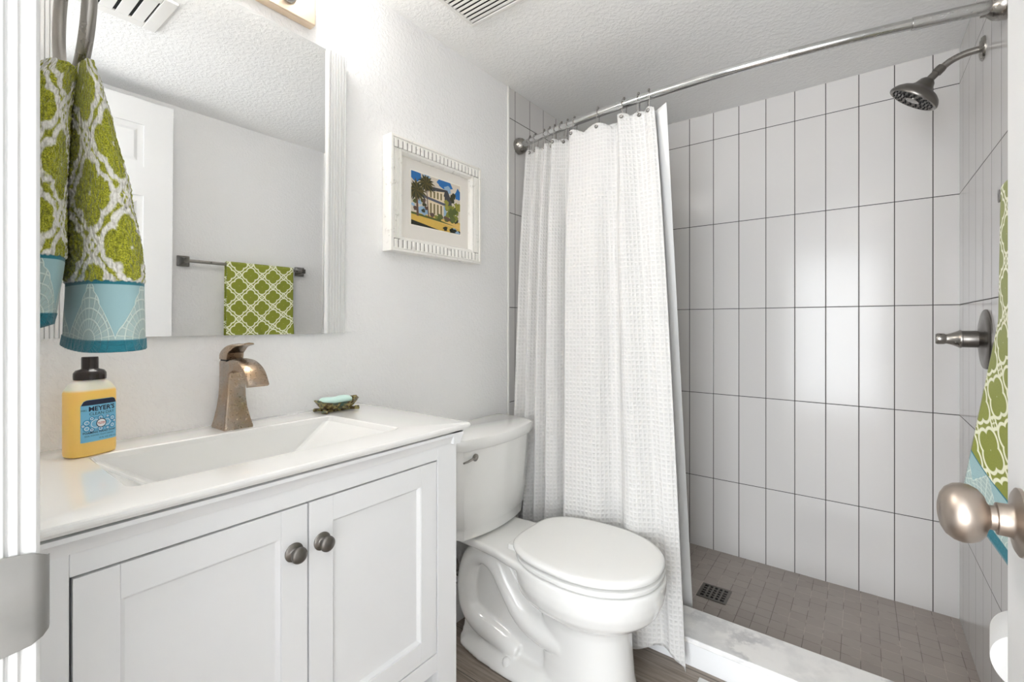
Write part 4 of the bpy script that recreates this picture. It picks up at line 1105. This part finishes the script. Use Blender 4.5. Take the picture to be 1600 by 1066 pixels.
so = fo.modifiers.new('cloth_thickness', 'SOLIDIFY'); so.thickness = .0018; so.offset = 0
def nearest_top(x):
    i = min(range(NX), key=lambda k: abs(ct[k][0]-x)); return ct[i][0], rod_y(ct[i][0])+ct[i][1]
def curtain_y(x, z):
    best = min(range(NX), key=lambda i_: abs(lerp(ct[i_][0], cbm[i_][0], .02)-x)); v = m.v[best*(NZ+1)+2]; return v[1]
for h in HX:
    y = curtain_y(h, 0); z = topz(h)-.014
    g = MB(); g.lathe([(.0035, .0015), (.0065, .002), (.0072, 0), (.0065, -.002), (.0035, -.0015)], (h, y-.0016, z), (.15, -1, 0), 20, caps=False)
    g.build('grommet', M['dknickel'], cu, auto=50)
# liner: plain, hangs inside the curb
m = MB()
LK = [(-.80, .030), (-.76, .012), (-.72, .034), (-.68, .014), (-.64, .036), (-.60, .020), (-.568, .034), (-.540, .010), (-.512, .004)]
LKb = [(-.86, .00), (-.80, -.025), (-.75, .010), (-.69, -.025), (-.64, .010), (-.59, -.020), (-.55, .004), (-.515, .000), (-.483, .000)]
a1, b1 = catmull(LK, 10), catmull(LKb, 10); NL = len(a1)
for i in range(NL):
    for k in range(81):
        t_ = k/80; xt, yt = a1[i]; xb, yb = b1[i]
        y = lerp(rod_y(xt)+yt-.004, 1.712+yb, t_); x = lerp(xt, xb, t_)
        z = lerp(RZ-.040-.010*abs(sin(i*.16)), .060, t_); m.uv[len(m.v)] = (i*.01, z); m.v.append((x, y, z))
for i in range(NL-1):
    for k in range(80):
        a = i*81+k; m.f.append((a, a+1, a+82, a+81)); m.mi.append(0)
ln = m.build('shower_liner', M['liner'], None, smooth=True)
so = ln.modifiers.new('thickness', 'SOLIDIFY'); so.thickness = .001
tag(ln, 'plain white liner hanging behind the waffle curtain, inside the curb', 'curtain liner')

# hooks
def hook_bm(ang):
    m = MB()
    P = [(0, -.004, -.052), (0, .006, -.056), (0, .012, -.048), (0, .0125, -.030), (0, .0155, -.012), (0, .0165, .002), (0, .012, .012), (0, .003, .0168), (0, -.006, .0162), (0, -.0135, .009), (0, -.0155, 0), (0, -.0145, -.012), (0, -.011, -.030), (0, -.009, -.046), (0, -.004, -.052)]
    m.tube(catmull(P, 3), .0011, 8); return m
base = None
names = {0: 'chrome curtain hook on the rod, nearest its left wall flange', 7: 'chrome curtain hook at the left edge of the wide flat curtain fold', 8: 'chrome curtain hook over the grommet in middle of wide fold', 9: 'chrome curtain hook at the step down between two folds', 10: 'chrome curtain hook over the grommet of the high fold', 11: 'chrome curtain hook at the free right end of the curtain'}
hk0 = hook_bm(0)
hb = MB(); hb.v = list(hk0.v); hb.f = hk0.f; hb.mi = hk0.mi
for i, h in enumerate(HX):
    if i == 0:
        root = thing('curtain_hook', (0, 0, 0), 'x', 'curtain hook', 'shower curtain hooks on the rod')
        w0 = hb.build('wire', M['nickel'], root, auto=60)
        bb_ = MB().lathe([(0, -.0045), (.003, -.0035), (.0045, 0), (.003, .0035), (0, .0045)], (0, -.0005, .0205), (0, 0, 1), 14); bb_ = bb_.build('roller_bead', M['dknickel'], root, smooth=True)
        o = root
    else: o = copy_tree(root)
    o.location = (h, rod_y(h), RZ); o.rotation_euler = (0, 0, radians([8, -12, 14, -6, 10, -14, 6, -4, 8, -10, 5, 30][i]))
    o['label'] = names.get(i, 'one of the chrome curtain hooks bunched together near the left flange')

# ------------------------------------------------------------ ceiling vents
def vent(name, x0, y0, x1, y1, n, wd, label, inner):
    v = thing(name, ((x0+x1)/2, (y0+y1)/2, CZ), label, 'vent', 'ceiling vents')
    m = MB(); b = inner; z0, z1 = CZ-.008, CZ
    m.box(x0, y0, z0, x1, y0+b, z1); m.box(x0, y1-b, z0, x1, y1, z1); m.box(x0, y0+b, z0, x0+b, y1-b, z1); m.box(x1-b, y0+b, z0, x1, y1-b, z1)
    m.build('frame', M['white_metal'], v, bevel=.0025)
    MB().box(x0+b-.001, y0+b-.001, CZ-.0015, x1-b+.001, y1-b+.001, CZ-.0002).build('duct_opening', M['black'], v)
    p = (y1-y0-2*b)/n; 
    for k in range(n):
        y = y0+b+p*k
        m = MB(); m.poly([(x0+b, y+p*.08, CZ-.0055), (x0+b, y+p*.08+.0012, CZ-.0055-.0012), (x0+b, y+p*wd, CZ-.0075), (x0+b, y+p*wd, CZ-.006), ], (x1-x0-2*b, 0, 0)); m.build('slat', M['white_metal'], v)
vent('ceiling_vent', -1.040, .905, -.815, 1.147, 13, .62, 'white ceiling grille with narrow slats, left of the shower', .014)
vent('ceiling_vent', -.600, .276, -.360, .516, 4, .86, 'white ceiling register with four wide slats, seen in the mirror', .038)
